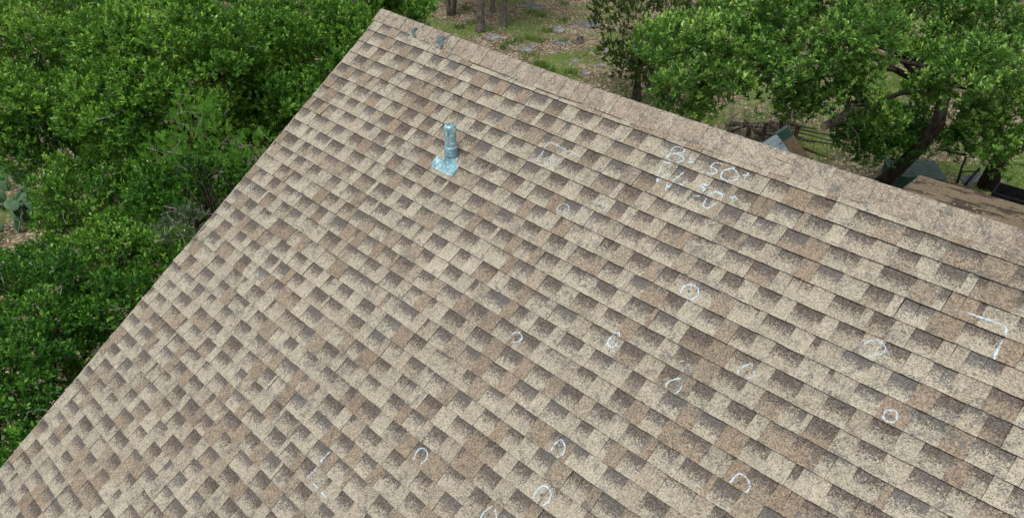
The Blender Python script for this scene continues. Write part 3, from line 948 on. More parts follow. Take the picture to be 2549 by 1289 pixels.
T('oak_shrub', 'pale tipped shrub below the grey green juniper sprays', 'shrub',
  [(280, 640, 1.9, 100, 8, .8, .45, 28), (380, 640, 1.9, 90, 7, .8, .45, 29), (455, 630, 1.9, 60, 5, .8, .45, 47)], M_OAK, 'oak', .066, 165, GL, r0=.07, tone=.47, twigs=40)
T('oak_tree', 'dark green thicket oak at the lower left corner beside the roof edge', 'tree',
  [(110, 780, 1.9, 165, 10, .75, .42, 30), (270, 760, 2.0, 110, 7, .8, .45, 31), (60, 940, 1.8, 150, 8, .75, .42, 32), (190, 880, 1.5, 100, 6, .8, .45, 48)], M_DARK, 'oak', .062, 190, GL, r0=.1, tone=.45, twigs=60)
T('oak_shrub', 'low dark shrub at the left edge below the bare earth patch', 'shrub',
  [(30, 690, 1.5, 80, 6, .75, .45, 33), (120, 650, 1.3, 60, 5, .75, .45, 34)], M_DARK, 'oak', .066, 165, GL, r0=.06, tone=.55, twigs=25)
T('oak_shrub', 'bottom shrub tucked against the lowest visible stretch of roof edge', 'shrub',
  [(30, 1090, 1.6, 120, 7, .75, .45, 35), (-60, 1200, 1.6, 120, 6, .75, .45, 36)], M_DARK, 'oak', .066, 170, GL, r0=.08, tone=.5, twigs=20)

# right-hand live oaks
def live_oak(label, specs, base, trunk, r0, seed, tone=.5, dens=105, gaps=.30, twigs=40, limbs=True):
    L = []
    for s in specs: L += lobes_for(*s)
    return plant('live_oak', label, 'tree', base, L, M_OAK2, 'oak', .082, dens, trunk, r0, M_BARK, 'live oaks beyond the ridge', gaps, .3, tone, twigs, .6, limbs)
def at_d(px, py, t): return CAMP + ray(px, py) * t
b1 = gpos(1725, 310)
live_oak('round live oak nearest the grassy clearing', [(1740, 175, 3.7, 150, 11, .8, .40, 40), (1650, 120, 3.7, 80, 6, .8, .45, 41), (1700, 270, 2.9, 85, 6, .8, .45, 42), (1850, 150, 4.0, 120, 8, .8, .42, 43)],
         b1, [b1, b1 + [0.0, -.5, 1.0], at_z(1750, 250, 2.6)], .14, 1)
b2 = gpos(2175, 470)
live_oak('big live oak with a thick leaning trunk behind the ridge', [(2040, 110, 4.3, 190, 12, .75, .40, 44), (2100, 225, 3.7, 100, 8, .8, .42, 45), (1930, 190, 3.9, 110, 7, .8, .42, 46), (1880, 30, 4.3, 130, 8, .8, .42, 49), (1985, 265, 3.2, 60, 5, .8, .5, 50), (2200, 300, 3.0, 55, 5, .8, .5, 73), (2280, 150, 3.6, 60, 5, .8, .5, 74), (2300, 225, 3.4, 50, 5, .8, .5, 81)],
         b2, [b2, at_d(2215, 440, 17.2), at_d(2275, 380, 16.4), at_d(2335, 310, 15.8), at_d(2350, 240, 15.4)], .17, 2)
b3 = gpos(2455, 470)
live_oak('live oak with a dark upright trunk at the right edge', [(2415, 195, 3.9, 118, 10, .85, .42, 51), (2470, 60, 4.2, 140, 9, .8, .42, 52), (2300, 45, 4.2, 100, 7, .8, .45, 53), (2510, 380, 2.6, 70, 6, .9, .5, 54), (2440, 300, 3.0, 60, 5, .8, .5, 55), (2600, 250, 3.5, 110, 7, .8, .45, 56)],
         b3, [b3, b3 + [.0, -.1, 1.0], at_d(2430, 300, 16.)], .18, 3)
T('live_oak', 'shaded understorey oak between the two big right-hand trunks', 'tree',
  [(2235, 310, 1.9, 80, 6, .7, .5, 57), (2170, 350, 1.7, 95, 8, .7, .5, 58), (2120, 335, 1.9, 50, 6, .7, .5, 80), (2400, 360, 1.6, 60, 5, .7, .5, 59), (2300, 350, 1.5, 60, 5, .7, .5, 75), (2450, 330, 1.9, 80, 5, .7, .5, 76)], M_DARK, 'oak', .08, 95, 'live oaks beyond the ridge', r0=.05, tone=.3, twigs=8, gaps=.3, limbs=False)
# junipers behind
T('juniper_tree', 'olive green juniper with bare grey branches behind the clearing', 'tree',
  [(1610, 35, 2.5, 130, 9, .8, .42, 60), (1720, 60, 2.3, 100, 6, .8, .45, 61), (1560, 140, 1.3, 70, 6, .8, .5, 62), (1500, 60, 2.0, 35, 4, .8, .5, 64)], M_CEDAR, 'needle', .085, 42, 'junipers', r0=.12, bark_m=M_BARKG, tone=.5, twigs=60, gaps=.5)
T('juniper_shrub', 'dark juniper shrub at the foot of the round live oak', 'shrub',
  [(1560, 165, 1.0, 55, 6, .9, .5, 63), (1600, 200, .8, 60, 5, .9, .5, 65)], M_CEDAR, 'needle', .08, 55, 'junipers', r0=.05, tone=.28, twigs=20, gaps=.45)
T('juniper_tree', 'brownish olive juniper seen between the two left oaks', 'tree',
  [(690, 60, 1.8, 60, 6, 1., .5, 66), (720, 0, 2.0, 70, 5, 1., .5, 67)], M_CEDAR, 'needle', .085, 45, 'junipers', r0=.08, bark_m=M_BARKG, tone=.4, twigs=14, gaps=.45)

# bare trunked cedars at the top: crowns above the picture
def bare_cedar(label, px, py, r, lean, fork=False, h=3.4, seed=0):
    b = gpos(px, py); rs = np.random.default_rng(seed)
    top = b + np.array([lean, .1, h])
    L = []
    for i in range(7):
        a = 6.28 * i / 7
        L.append((top[0] + 1.0 * math.cos(a), top[1] + 1.0 * math.sin(a), top[2] + .5 + rs.uniform(-.2, .6), .75, .75, .55))
    L.append((top[0], top[1], top[2] + 1.3, .9, .9, .6))
    tp = [b - [0, 0, .1], b + [lean * .25, 0, .5], b + [lean * .55 + .03, .03, h * .55], top]
    e = empty('bare_trunked_juniper', b, label, 'tree', 'bare trunked junipers at the clearing edge')
    me, _ = crown_mesh('crown', L, M_CEDAR, 'needle', .12, 45, .25, .3, .4, b)
    link('crown', me, e)
    mb = MB()
    if fork:
        for k in range(5):
            a = k * 1.25 + .3
            d = np.array([math.cos(a), math.sin(a), 0])
            mb.tube([b - [0, 0, .1], b + d * .10 + [0, 0, .35], b + d * .34 + [0, 0, 1.3], b + d * .8 + [lean, 0, h]], [r * 1.0, r * .62, r * .5, r * .35], 9, True, 1, .10)
    else:
        n = 14
        P, Rd = [], []
        for i in range(n):
            f = i / (n - 1)
            x = np.array([np.interp(f, [0, .25, .6, 1], [q[j] for q in tp]) for j in range(3)])
            P.append(x); Rd.append(r * (1.35 - .5 * min(1, f * 6) - .25 * f))
        mb.tube(P, Rd, 16, True, 1, .13)
        for k in range(3):
            a = P[6 + k * 2]; d = rnd_unit(1)[0]; d[2] = .4
            mb.tube([a, a + d * .5, a + d * 1.0 + [0, 0, .2]], [r * .2, r * .12, r * .05], 5, False)
    mb.build('trunk', M_BARKG, e, b, True)
    return e
bare_cedar('thickest pale grey bare trunk in the clearing', 1197, 79, .16, .04, seed=1)
bare_cedar('thin grey bare trunk right of the thickest one', 1255, 67, .11, .10, seed=2)
bare_cedar('dark bare trunk farthest back of the clearing trunks', 1226, 30, .10, .05, seed=3)
bare_cedar('dark multi stemmed trunk above the roof ridge peak', 1123, 36, .17, .0, True, seed=4)
# far woodland that closes the view in other directions
def woods():
    L = []
    rs = np.random.default_rng(3)
    for i in range(46):
        a = rs.uniform(-1.15, 1.15); d = rs.uniform(38, 75)
        r = rs.uniform(1.8, 3.2)
        L.append((d * math.sin(a), d * math.cos(a), r * .75, r, r, r * .8))
    me, _ = crown_mesh('far_woodland', L, M_CEDAR, 'oak', .26, 5.5, .2, .1, .5, (0, 0, 0))
    o = link('far_woodland', me)
    o['kind'] = 'stuff'; o['label'] = 'far wood of dark green trees beyond the clearing'; o['category'] = 'woodland'
woods()

# ------------------------------------------------------------------ prickly pear
def pad_mesh():
    n, mrows = 14, 8
    V, F = [], []
    for i in range(mrows + 1):
        f = i / mrows
        z = f
        w = .40 * math.sin(math.pi * (f * .86 + .10)) ** .75 * (.55 + .55 * f) if 0 < i < mrows else .02
        for j in range(n):
            a = 2 * math.pi * j / n
            V.append((w * math.cos(a), w * .20 * math.sin(a) + .02 * math.sin(z * 3), z))
    for i in range(mrows):
        for j in range(n):
            F.append((i * n + j, i * n + (j + 1) % n, (i + 1) * n + (j + 1) % n, (i + 1) * n + j))
    return mesh_np('pad', V, np.array(F), None, None, [M_PAD], None, True)
def pad_mat():
    m, nt, out = newmat('cactus_pad'); g = G(nt); v = g.obj()
    col = g.mix(g.noise(v, 3., 3), (.045, .115, .055), (.11, .20, .10))
    d = g.vor(v, 7.5, 'F1', 'Distance', .25)
    col = g.mix(g.step(d, .16, .08), col, (.26, .30, .16))
    g.bsdf(out, col, .6, 0, .3)
    return m
M_PAD = pad_mat()
PADM = pad_mesh()
def cactus(label, px, py, npad, spread):
    b = gpos(px, py)
    e = empty('prickly_pear', b, label, 'cactus', 'prickly pear clumps')
    rs = np.random.default_rng(int(px))
    stack = [(rs.normal(0, spread, 2), .0) for _ in range(max(3, npad // 4))]
    pts = [(np.array([p[0], p[1], 0.0]), 0) for p, _ in stack]
    made = 0
    while made < npad:
        p, lev = pts[made % len(pts)] if made < len(stack) else pts[rs.integers(len(pts))]
        if lev > 3: continue
        s = rs.uniform(.20, .30)
        o = link('pad', PADM, e)
        tilt, az = rs.normal(0, .38) , rs.uniform(-1.3, 1.3)
        M = Matrix.Translation(tuple(p)) @ Matrix.Rotation(az, 4, 'Z') @ Matrix.Rotation(rs.normal(0, .55), 4, 'Y') @ Matrix.Rotation(tilt - .25, 4, 'X') @ Matrix.Diagonal((s * rs.uniform(.85, 1.1), s, s, 1))
        o.matrix_local = M
        tip = M @ Vector((rs.uniform(-.2, .2), 0, .9))
        pts.append((np.array(tip), lev + 1)); made += 1
cactus('large blue green prickly pear clump at the left edge beside the bare earth', 40, 555, 80, .75)
cactus('smaller prickly pear clump behind the large one at the left edge', 30, 470, 40, .6)

# ------------------------------------------------------------------ grass, litter, stones
def visible_ground(nn, x0=1040, x1=2549, y0=-10, y1=430):
    px = rng.uniform(x0, x1, nn); py = rng.uniform(y0, y1, nn)
    d = np.stack([(px - W0 / 2) / FPX, FW[1] - UP[1] * (py - H0 / 2) / FPX, FW[2] - UP[2] * (py - H0 / 2) / FPX], 1)
    return CAMP + d * (-CAM_H / d[:, 2])[:, None]
def area_pts(nn):
    """open ground round the clearing and under the trees"""
    x = rng.uniform(-14, 18, nn); y = rng.uniform(12, 38, nn)
    return np.stack([x, y, ground_h(x, y) - .015], 1)
def vnoise(x, y, s, seed):
    r = np.random.default_rng(seed); t = 0
    for _ in range(7):
        a = r.uniform(0, 6.28); k = s * r.uniform(.6, 1.7)
        t = t + np.sin(k * (x * math.cos(a) + y * math.sin(a)) + r.uniform(0, 6.28))
    return t / 2.6
M_GRASS = leaf_mat('grass_blades', (.06, .13, .02), (.12, .23, .04), (.24, .34, .10), .7, .15, .35)
M_LIT = leaf_mat('dry_leaves', (.12, .085, .05), (.31, .24, .15), (.66, .58, .44), .8, .1, .1)
def scatter_blades(name, P, hgt, per, mat, label, cat):
    n = len(P); Q, T_ = [], []
    for j in range(per):
        b = P + np.concatenate([rng.normal(0, .05, (n, 2)), np.zeros((n, 1))], 1)
        d = rnd_unit(n) * .55; d[:, 2] = np.abs(d[:, 2]) + .75; d /= np.linalg.norm(d, axis=1)[:, None]
        L = hgt * rng.uniform(.5, 1.3, n)
        Q.append(leaf_quads(b, d, perp(d), L, L * .10 + .004)); T_.append(rng.uniform(0, 1, n))
    q = np.concatenate(Q); t = np.concatenate(T_)
    o = link(name, mesh_np(name, q.reshape(-1, 3), np.arange(len(q) * 4).reshape(-1, 4), dict(tone=np.repeat(t, 4)), None, [mat]))
    o['kind'] = 'stuff'; o['label'] = label; o['category'] = cat
P = area_pts(60000)
wgt = vnoise(P[:, 0], P[:, 1], 1.1, 5) + .5 * vnoise(P[:, 0], P[:, 1], 4., 6) + np.clip((P[:, 0] - 1.0) * .12, -.8, .7) + np.clip((24 - P[:, 1]) * .10, -1, .8)
P = P[(wgt > .25)]
scatter_blades('grass', P, .10, 4, M_GRASS, 'patchy short green grass across the rocky clearing', 'grass')
# taller tufts
tuft = []
for px, py in ((1265, 112), (1290, 108), (1250, 120), (1316, 100), (1344, 103), (1325, 138), (1350, 45), (1330, 35), (1405, 15), (1345, 160), (1355, 165), (1215, 80), (1405, 52), (1360, 82), (1400, 105), (1175, 60), (1160, 22), (1145, 70), (1370, 175), (1420, 185)):
    b = gpos(px, py)
    for _ in range(16): tuft.append(b + np.array([rng.normal(0, .12), rng.normal(0, .10), 0]))
scatter_blades('tall_grass', np.array(tuft), .19, 5, M_GRASS, 'taller bright grass tufts between the flat stones', 'grass')
P = area_pts(110000)
wgt = vnoise(P[:, 0], P[:, 1], 1.3, 8) + .4 * vnoise(P[:, 0], P[:, 1], 5, 9) + np.clip((P[:, 1] - 23) * .12, -.6, .9)
P = P[(wgt > -.35) & ((P[:, 0] > -3.5) | (np.hypot(P[:, 0] + 10, P[:, 1] - 14) < 1.6)) & ((P[:, 0] < 5) | (rng.random(len(P)) < .45))]
n = len(P)
d = rnd_unit(n); d[:, 2] *= .25; d /= np.linalg.norm(d, axis=1)[:, None]
nr = rnd_unit(n) * .4 + np.array([0, 0, 1.])
L = rng.uniform(.035, .085, n)
q = leaf_quads(P + [0, 0, .02], d, nr, L, L * .45)
o = link('leaf_litter', mesh_np('leaf_litter', q.reshape(-1, 3), np.arange(n * 4).reshape(-1, 4), dict(tone=np.repeat(rng.beta(1.6, 1.6, n), 4)), None, [M_LIT]))
o['kind'] = 'stuff'; o['label'] = 'pale dry fallen leaves covering the clearing floor'; o['category'] = 'leaf litter'

M_STONE = noisy('limestone', (.12, .125, .115), (.235, .235, .215), 3., .9, 0, .5, .2, 6, (.30, .30, .27), 9., (.5, .62))
M_STONED = noisy('dark_limestone', (.075, .082, .082), (.15, .155, .15), 2.2, .9, 0, .5, .2, 6, (.2, .19, .17), 9., (.5, .62))
def stone(label, px, py, wpx, hpx, thick=.10, mat=None, cat='stone', name='flat_stone'):
    c = gpos(px, py); t = depth_z(px, py, 0)
    rx = wpx * .5 * t / FPX
    ry = hpx * .5 * t / FPX / max(.2, -ray(px, py)[2])
    n = 16
    rs = np.random.default_rng(int(px * 7 + py))
    rad = 1 + .16 * rs.normal(size=n); rad = (rad + np.roll(rad, 1)) / 2
    rings = [(1.0, -.06), (1.02, thick * .35), (.93, thick * .85), (.6, thick), (.25, thick * 1.03)]
    V, F = [], []
    for f, z in rings:
        for j in range(n):
            a = 2 * math.pi * j / n
            V.append((rx * rad[j] * f * math.cos(a), ry * rad[j] * f * math.sin(a), z * .55 + thick * .10 * rs.normal()))
    V.append((0, 0, thick * .56))
    for i in range(len(rings) - 1):
        for j in range(n): F.append((i * n + j, i * n + (j + 1) % n, (i + 1) * n + (j + 1) % n, (i + 1) * n + j))
    k = (len(rings) - 1) * n
    for j in range(n): F.append((k + j, k + (j + 1) % n, len(V) - 1))
    me = bpy.data.meshes.new(name); me.from_pydata(V, [], F); me.materials.append(mat or M_STONE); me.update()
    o = link(name, me, None, c); o.rotation_euler = (0, 0, 0)
    return setp(o, label, cat, 'flat stones in the clearing')
stone('long dark wet looking slab at the top of the clearing', 1328, 17, 66, 13, .06, M_STONED)
stone('thin grey slab at the very top edge of the clearing', 1312, 6, 40, 6, .06, M_STONED)
stone('small pale rock just below the long dark slab', 1337, 27, 13, 8, .12)
stone('tilted oval grey slab in the middle of the clearing', 1390, 77, 30, 14, .11)
stone('broad pale rock near the thickest bare trunk', 1225, 95, 34, 15, .10)
stone('small white stone left of the broad pale rock', 1187, 97, 13, 5, .06)
stone('pale long rock left of the tree stump', 1398, 104, 40, 12, .12)
stone('large flat dark slab beside the juniper', 1460, 56, 78, 26, .05, M_STONED)
stone('grey stone among the tall grass tufts', 1325, 115, 16, 14, .10)
stone('grey flat stone left of the two grass tufts', 1282, 108, 22, 9, .06)
stone('flat stone under the dark juniper shrub', 1508, 129, 22, 10, .10)
stone('pale slab on the right of the lower clearing', 1495, 163, 30, 8, .07)
stone('pale slab low in the clearing near the ridge', 1457, 184, 28, 10, .08)
stone('low grey stone in the grass left of the two pale slabs', 1430, 150, 26, 8, .05)
stone('faint buried grey stone low in the middle of the clearing', 1310, 122, 34, 12, .04)
stone('pale stone peeping from grass right above the ridge', 1477, 213, 14, 6, .06)
stone('white rock in the gap between the right-hand oaks', 2265, 262, 16, 12, .2)
stone('larger white rock in the gap between the right-hand oaks', 2290, 235, 34, 16, .2)
stone('pale ledge stone left of the white rocks', 2330, 215, 30, 14, .2)
# stump
b = gpos(1443, 106)
st = empty('tree_stump', b, 'small grey hollow tree stump in the clearing', 'stump')
mb = MB(); mb.tube([b - [0, 0, .05], b + [0, 0, .12], b + [.02, .0, .26]], [.15, .115, .105], 12, True, 1, .12)
mb.build('stump_side', M_BARKG, st, b)
mb = MB(); n = 12
mb.add([b + np.array([.02 + .09 * math.cos(6.283 * i / n), .09 * math.sin(6.283 * i / n), .264]) for i in range(n)], [tuple(range(n))])
mb.build('cut_face', M_STONE, st, b)

# ------------------------------------------------------------------ iron fence far left
M_IRON = noisy('black_iron', (.012, .012, .013), (.03, .03, .032), 20., .5, .5, 0)
fa, fb = at_z(560, 40, 0), at_z(700, 30, 0)
fe = empty('iron_fence', fa, 'black iron picket fence in the shade behind the left oaks', 'fence')
mb = MB(); N = 34
dirv = (fb - fa)
for i in range(N + 1):
    p = fa + dirv * i / N
    mb.tube([p, p + [0, 0, 1.5]], .011, 5)
mb.build('pickets', M_IRON, fe, fa)
for z in (.12, 1.35):
    mb = MB(); mb.tube([fa + [0, 0, z], fb + [0, 0, z]], .018, 6); mb.build('rail', M_IRON, fe, fa)

# ------------------------------------------------------------------ lower roof on the right (lean-to behind the house)
def old_shingle():
    m, nt, out = newmat('old_brown_shingle'); g = G(nt); uv = g.uv('plane')
    br = g.node('ShaderNodeTexBrick', {'Scale': 1.0, 'Mortar Size': .006, 'Brick Width': .30, 'Row Height': .142, 'Color1': (.195, .15, .098, 1), 'Color2': (.235, .182, .12, 1), 'Mortar': (.075, .058, .042, 1)})
    nt.links.new(uv, br.inputs['Vector'])
    col = g.mix(g.math('MULTIPLY', g.noise(uv, 60, 3), .35), br.outputs[0], (.20, .15, .10))
    mp = g.node('ShaderNodeMapping', {'Vector': uv, 'Scale': (1.0, 2.1, 1)}).outputs[0]
    s1 = g.math('ADD', g.noise(mp, 1.5, 6, .68, .3), g.math('MULTIPLY', g.noise(uv, 12, 4), .10))
    col = g.mix(g.math('MULTIPLY', g.step(s1, .53, .60), .85), col, (.040, .033, .026))
    lv = g.sepx(g.vor(uv, 26.))
    col = g.mix(g.math('MULTIPLY', g.step(lv[0], .955, .97), g.step(s1, .54, .6)), col, (.36, .30, .21))
    g.bsdf(out, col, .9, 0, .2, g.bump(br.outputs[1], -.5, .01))
    return m
M_OLD = old_shingle()
M_POST = noisy('weathered_post', (.10, .085, .07), (.20, .17, .14), 4., .9)
pc = at_z(2290, 436, 2.45)            # outer far corner
pr = at_z(2549, 512, 2.45)
along = (pr - pc); along[2] = 0; along /= np.linalg.norm(along)
inn = np.array([along[1], -along[0], 0]);
if inn @ (CAMP - pc) < 0: inn = -inn
lean = empty('lean_to_roof', (pc + along * 2 + inn * 1.5) * np.array([1, 1, 0]), 'low brown shingled lean-to roof with dark stains behind the ridge', 'roof')
Lw, Dp, rise = 5.2, 2.9, .42
nA, nB = 40, 22
V, UVp = [], []
for j in range(nB + 1):
    for i in range(nA + 1):
        a, d = Lw * i / nA, Dp * j / nB
        V.append(pc + along * a + inn * d + np.array([0, 0, rise * d / Dp + .004 * math.sin(a * 3) * math.sin(d * 4)])); UVp.append((a, d))
V = np.array(V); UVp = np.array(UVp)
ii = np.arange((nA + 1) * (nB + 1)).reshape(nB + 1, nA + 1)
F = np.stack([ii[:-1, :-1].ravel(), ii[:-1, 1:].ravel(), ii[1:, 1:].ravel(), ii[1:, :-1].ravel()], 1)
lo = np.array(lean.location)
link('roof_slope', mesh_np('roof_slope', V - lo, F, None, dict(plane=UVp[F.ravel()]), [M_OLD]), lean)
mb = MB()
cs = [V[ii[0, 0]], V[ii[0, -1]], V[ii[-1, -1]], V[ii[-1, 0]]]
cs = [c - np.array([0, 0, .012]) for c in cs]
dn = np.array([0, 0, -.13])
mb.add(cs + [c + dn for c in cs], [(0, 1, 2, 3), (7, 6, 5, 4), (0, 4, 5, 1), (1, 5, 6, 2), (2, 6, 7, 3), (3, 7, 4, 0)])
mb.build('roof_deck', M_POST, lean, lo)
for a in (.12, 2.6, Lw - .12):
    p = pc + along * a + inn * .12; mb = MB(); mb.box((p[0], p[1], 1.15), (.1, .1, 2.3)); mb.build('post', M_POST, lean, lo)

# ------------------------------------------------------------------ little roofed hutch with a white sheet
def clothmat():
    m, nt, out = newmat('white_printed_sheet'); g = G(nt); uv = g.uv('plane')
    br = g.node('ShaderNodeTexBrick', {'Scale': 1.0, 'Mortar Size': .004, 'Brick Width': .115, 'Row Height': .115, 'Color1': (.62, .78, .83, 1), 'Color2': (.65, .80, .85, 1), 'Mortar': (.22, .34, .40, 1)}, offset=0.0)
    nt.links.new(uv, br.inputs['Vector'])
    g.bsdf(out, br.outputs[0], .5, 0, .4, g.bump(g.noise(uv, 5, 3), .3, .02))
    return m
M_SHEET = clothmat()
M_GREEN = noisy('green_underlay', (.018, .085, .055), (.03, .12, .08), 4., .6)
M_GREENL = noisy('pale_green_edge', (.16, .26, .21), (.22, .32, .27), 6., .7)
M_TANSH = noisy('tan_shingle', (.25, .175, .105), (.36, .26, .16), 5., .9, 0, .2)
M_RED = noisy('red_print', (.35, .03, .03), (.42, .05, .05), 9., .6, 0, 0)
M_INK = noisy('dark_print', (.03, .04, .05), (.05, .06, .07), 9., .6, 0, 0)
def hp(x, y): return (1860 + x * .12411, 260 + y * .12411)
ZT = 1.55
A = at_z(*hp(560, 590), ZT); B = at_z(*hp(800, 440), ZT)
ax = B - A; ax[2] = 0; la = np.linalg.norm(ax); ax /= la
# slope direction: horizontal normal towards the lower right, 40 degrees down
hn = np.array([ax[1], -ax[0], 0])
if hn @ np.array([1., -1, 0]) < 0: hn = -hn
best = None
for dg in np.arange(15, 75, .5):          # slope angle measured from the sheet edge in view
    sdir = hn * math.cos(R(dg)) - np.array([0, 0, 1]) * math.sin(R(dg))
    q = A + sdir * .8 - CAMP
    X = W0 / 2 + FPX * q[0] / (q @ FW); Y = H0 / 2 - FPX * (q @ UP) / (q @ FW)
    a0 = np.array(hp(560, 590)); v1 = np.array([X, Y]) - a0; v2 = np.array(hp(820, 960)) - a0
    e = 1 - (v1 @ v2) / np.linalg.norm(v1) / np.linalg.norm(v2)
    if best is None or e < best[0]: best = (e, dg, sdir)
SD = best[2]; HNN = np.cross(ax, SD); HNN = HNN if HNN[2] > 0 else -HNN
sc = la / .30
hut = empty('wooden_hutch', (A + ax * 0) * np.array([1, 1, 0]), 'small roofed hutch with white printed sheet, green strip and tan shingles', 'hutch')
ho = np.array(hut.location)
def hq(a, d, h): return A + ax * a + SD * d + HNN * h
def sheet(name, a0, a1, d0, d1, h, mat, parent=hut, th=.012, rounded=0, skirt=True):
    out = []
    if rounded:
        for i in range(7):
            t = math.pi / 2 * i / 6
            out.append((a1 - rounded + rounded * math.sin(t), d0 + rounded - rounded * math.cos(t)))
        poly = [(a0, d0)] + out + [(a1, d1), (a0, d1)]
    else: poly = [(a0, d0), (a1, d0), (a1, d1), (a0, d1)]
    n = len(poly)
    V = [hq(a, d, h) for a, d in poly] + [hq(a, d, h - th) for a, d in poly]
    F1 = [tuple(range(n))] ; F2 = [(i, i + n, (i + 1) % n + n, (i + 1) % n) for i in range(n)]
    me = bpy.data.meshes.new(name); me.from_pydata([tuple(np.array(v) - ho) for v in V], [], F1 + F2 + [tuple(range(2 * n - 1, n - 1, -1))])
    u = me.uv_layers.new(name='plane')
    pp = poly + poly
    for l in me.loops: u.data[l.index].uv = pp[l.vertex_index]
    me.materials.append(mat); me.update()
    return link(name, me, parent)
def pj(p):
    q = p - CAMP
    return np.array([W0 / 2 + FPX * q[0] / (q @ FW), H0 / 2 - FPX * (q @ UP) / (q @ FW)]) / .12411
KA = .3 / np.linalg.norm(pj(A + ax * .3) - pj(A)); KD = .3 / np.linalg.norm(pj(A + SD * .3) - pj(A))
W1, DE = 285 * KA, 900 * KD
sheet('roof_deck', -470 * KA, W1, 0, DE, -.03, M_POST, th=.05)
sheet('green_strip', 0.0, W1, 0, 238 * KD, .0, M_GREEN)
sheet('green_edge', 0.0, W1, -.03, .03, .012, M_GREENL, th=.05)
sheet('white_sheet', -460 * KA, 12 * KA, .02, DE - .02, .016, M_SHEET, rounded=40 * KA)
mb = MB()
row, d = 0, 225 * KD
while d < DE - .02:
    d1 = min(d + 95 * KD, DE)
    a = -(40 if row % 2 else 95) * KA
    while a < W1:
        a0, a1 = max(a, .0), min(a + 100 * KA, W1)
        if a1 - a0 > .02:
            th = .012 + random.random() * .005
            P = [hq(a0, d, .004), hq(a1, d, .004), hq(a1, d1, th), hq(a0, d1, th), hq(a0, d1, -.01), hq(a1, d1, -.01)]
            mb.add(P, [(0, 1, 2, 3), (3, 2, 5, 4), (0, 3, 4), (1, 5, 2)])
        a += 104 * KA
    d = d1; row += 1
mb.build('tan_shingles', M_TANSH, hut, ho)
def dab(mb, a0, a1, d0, d1, h=.0195): mb.add([hq(a0 * KA, d0 * KD, h), hq(a1 * KA, d0 * KD, h), hq(a1 * KA, d1 * KD, h), hq(a0 * KA, d1 * KD, h)], [(0, 1, 2, 3)])
mb = MB()
for q in ((-97, -11, 150, 155), (-97, -11, 305, 310), (-97, -92, 155, 305), (-16, -11, 155, 305)): dab(mb, *q)
# three blocky letters
for q in ((-74, -56, 205, 212), (-68, -61, 212, 250), (-78, -66, 250, 257), (-79, -73, 238, 250),
          (-52, -46, 205, 257), (-46, -36, 205, 212), (-36, -31, 212, 226), (-46, -36, 226, 233), (-40, -34, 233, 257),
          (-26, -18, 205, 212), (-30, -25, 212, 228), (-28, -20, 228, 234), (-22, -17, 234, 250), (-30, -20, 250, 257)): dab(mb, *q)
mb.build('dark_print', M_INK, hut, ho)
mb = MB(); dab(mb, -14, 6, 103, 128); dab(mb, -253, -236, 104, 126); mb.build('red_print', M_RED, hut, ho)
mb = MB()
for q in ((168, 176, 112, 152), (176, 190, 112, 122), (176, 188, 134, 142)): dab(mb, *q, .004)
mb.build('dark_mark', M_INK, hut, ho)
mb = MB()
cc = [hq(-440 * KA, 0.05, -.085), hq(W1 - .04, 0.05, -.085), hq(W1 - .04, DE - .05, -.085), hq(-440 * KA, DE - .05, -.085)]
print('HUTCH', W1, DE, best, cc[2])
mb.add(cc + [c * np.array([1, 1, 0]) for c in cc], [(0, 1, 5, 4), (1, 2, 6, 5), (2, 3, 7, 6), (3, 0, 4, 7), (0, 3, 2, 1)])
mb.build('box', M_POST, hut, ho)

# ------------------------------------------------------------------ log rails and dead wood beside the hutch
M_LOG = bark('weathered_log', (.022, .017, .014), (.10, .078, .062))
def logpt(x, y, z): return at_z(*hp(x, y), z)
r1 = logpt(400, 390, .75)
lr = empty('log_rail', np.array([r1[0], r1[1], 0]), 'dark weathered log rail frame behind the hutch', 'rail')
lro = np.array(lr.location)
def log(nm, P, r, par=None, org=None):
    mb = MB(); mb.tube(P, r, 9, True, 1, .1); return mb.build(nm, M_LOG, par, org)
log('rail', [logpt(390, 380, .8), logpt(650, 530, .8)], .042, lr, lro)
p = logpt(380, 370, .85); log('post', [p * [1, 1, 0], p], .05, lr, lro)
q = logpt(40, 480, .55); log('rail', [q, logpt(450, 620, .55)], .036, lr, lro)
log('post', [q * [1, 1, 0], q + [0, 0, .08]], .06, lr, lro)
r2 = logpt(680, 300, .8)
lr2 = empty('log_rail', np.array([r2[0], r2[1], 0]), 'dark log rail on posts standing right of the hutch', 'rail')
lro2 = np.array(lr2.location)
log('rail', [logpt(670, 300, .82), logpt(1080, 450, .82)], .05, lr2, lro2)
p = logpt(1010, 440, .80); log('post', [p * [1, 1, 0], p], .048, lr2, lro2)
p = logpt(700, 310, .80); log('post', [p * [1, 1, 0], p], .048, lr2, lro2)
log('brace', [logpt(890, 575, .45), logpt(1035, 530, .5)], .022, lr2, lro2)
bp = logpt(150, 640, .1)
pile = empty('brush_pile', np.array([bp[0], bp[1], 0]), 'pile of dead grey brush and logs behind the ridge', 'brush pile')
po = np.array(pile.location)
mb = MB()
for i in range(26):
    a = po + np.array([random.uniform(-.9, .9), random.uniform(-.7, .7), random.uniform(.05, .4)])
    d = np.array([math.cos(-.65 + random.gauss(0, .5)), math.sin(-.65 + random.gauss(0, .5)), random.uniform(-.15, .2)])
    mb.tube([a, a + d * random.uniform(.7, 1.5)], [random.uniform(.02, .05), .012], 6, True, 1, .1)
mb.build('logs', M_LOG, pile, po)
mb = MB()
for i in range(40):
    a = po + np.array([random.uniform(-1.2, .9), random.uniform(-.6, .9), .05])
    d = np.array([random.gauss(0, .28), random.gauss(0, .28), 1.]) * random.uniform(.6, 1.5)
    mb.tube([a, a + d * .5 + rnd_unit(1)[0] * .06, a + d], [.010, .008, .004], 4, False)
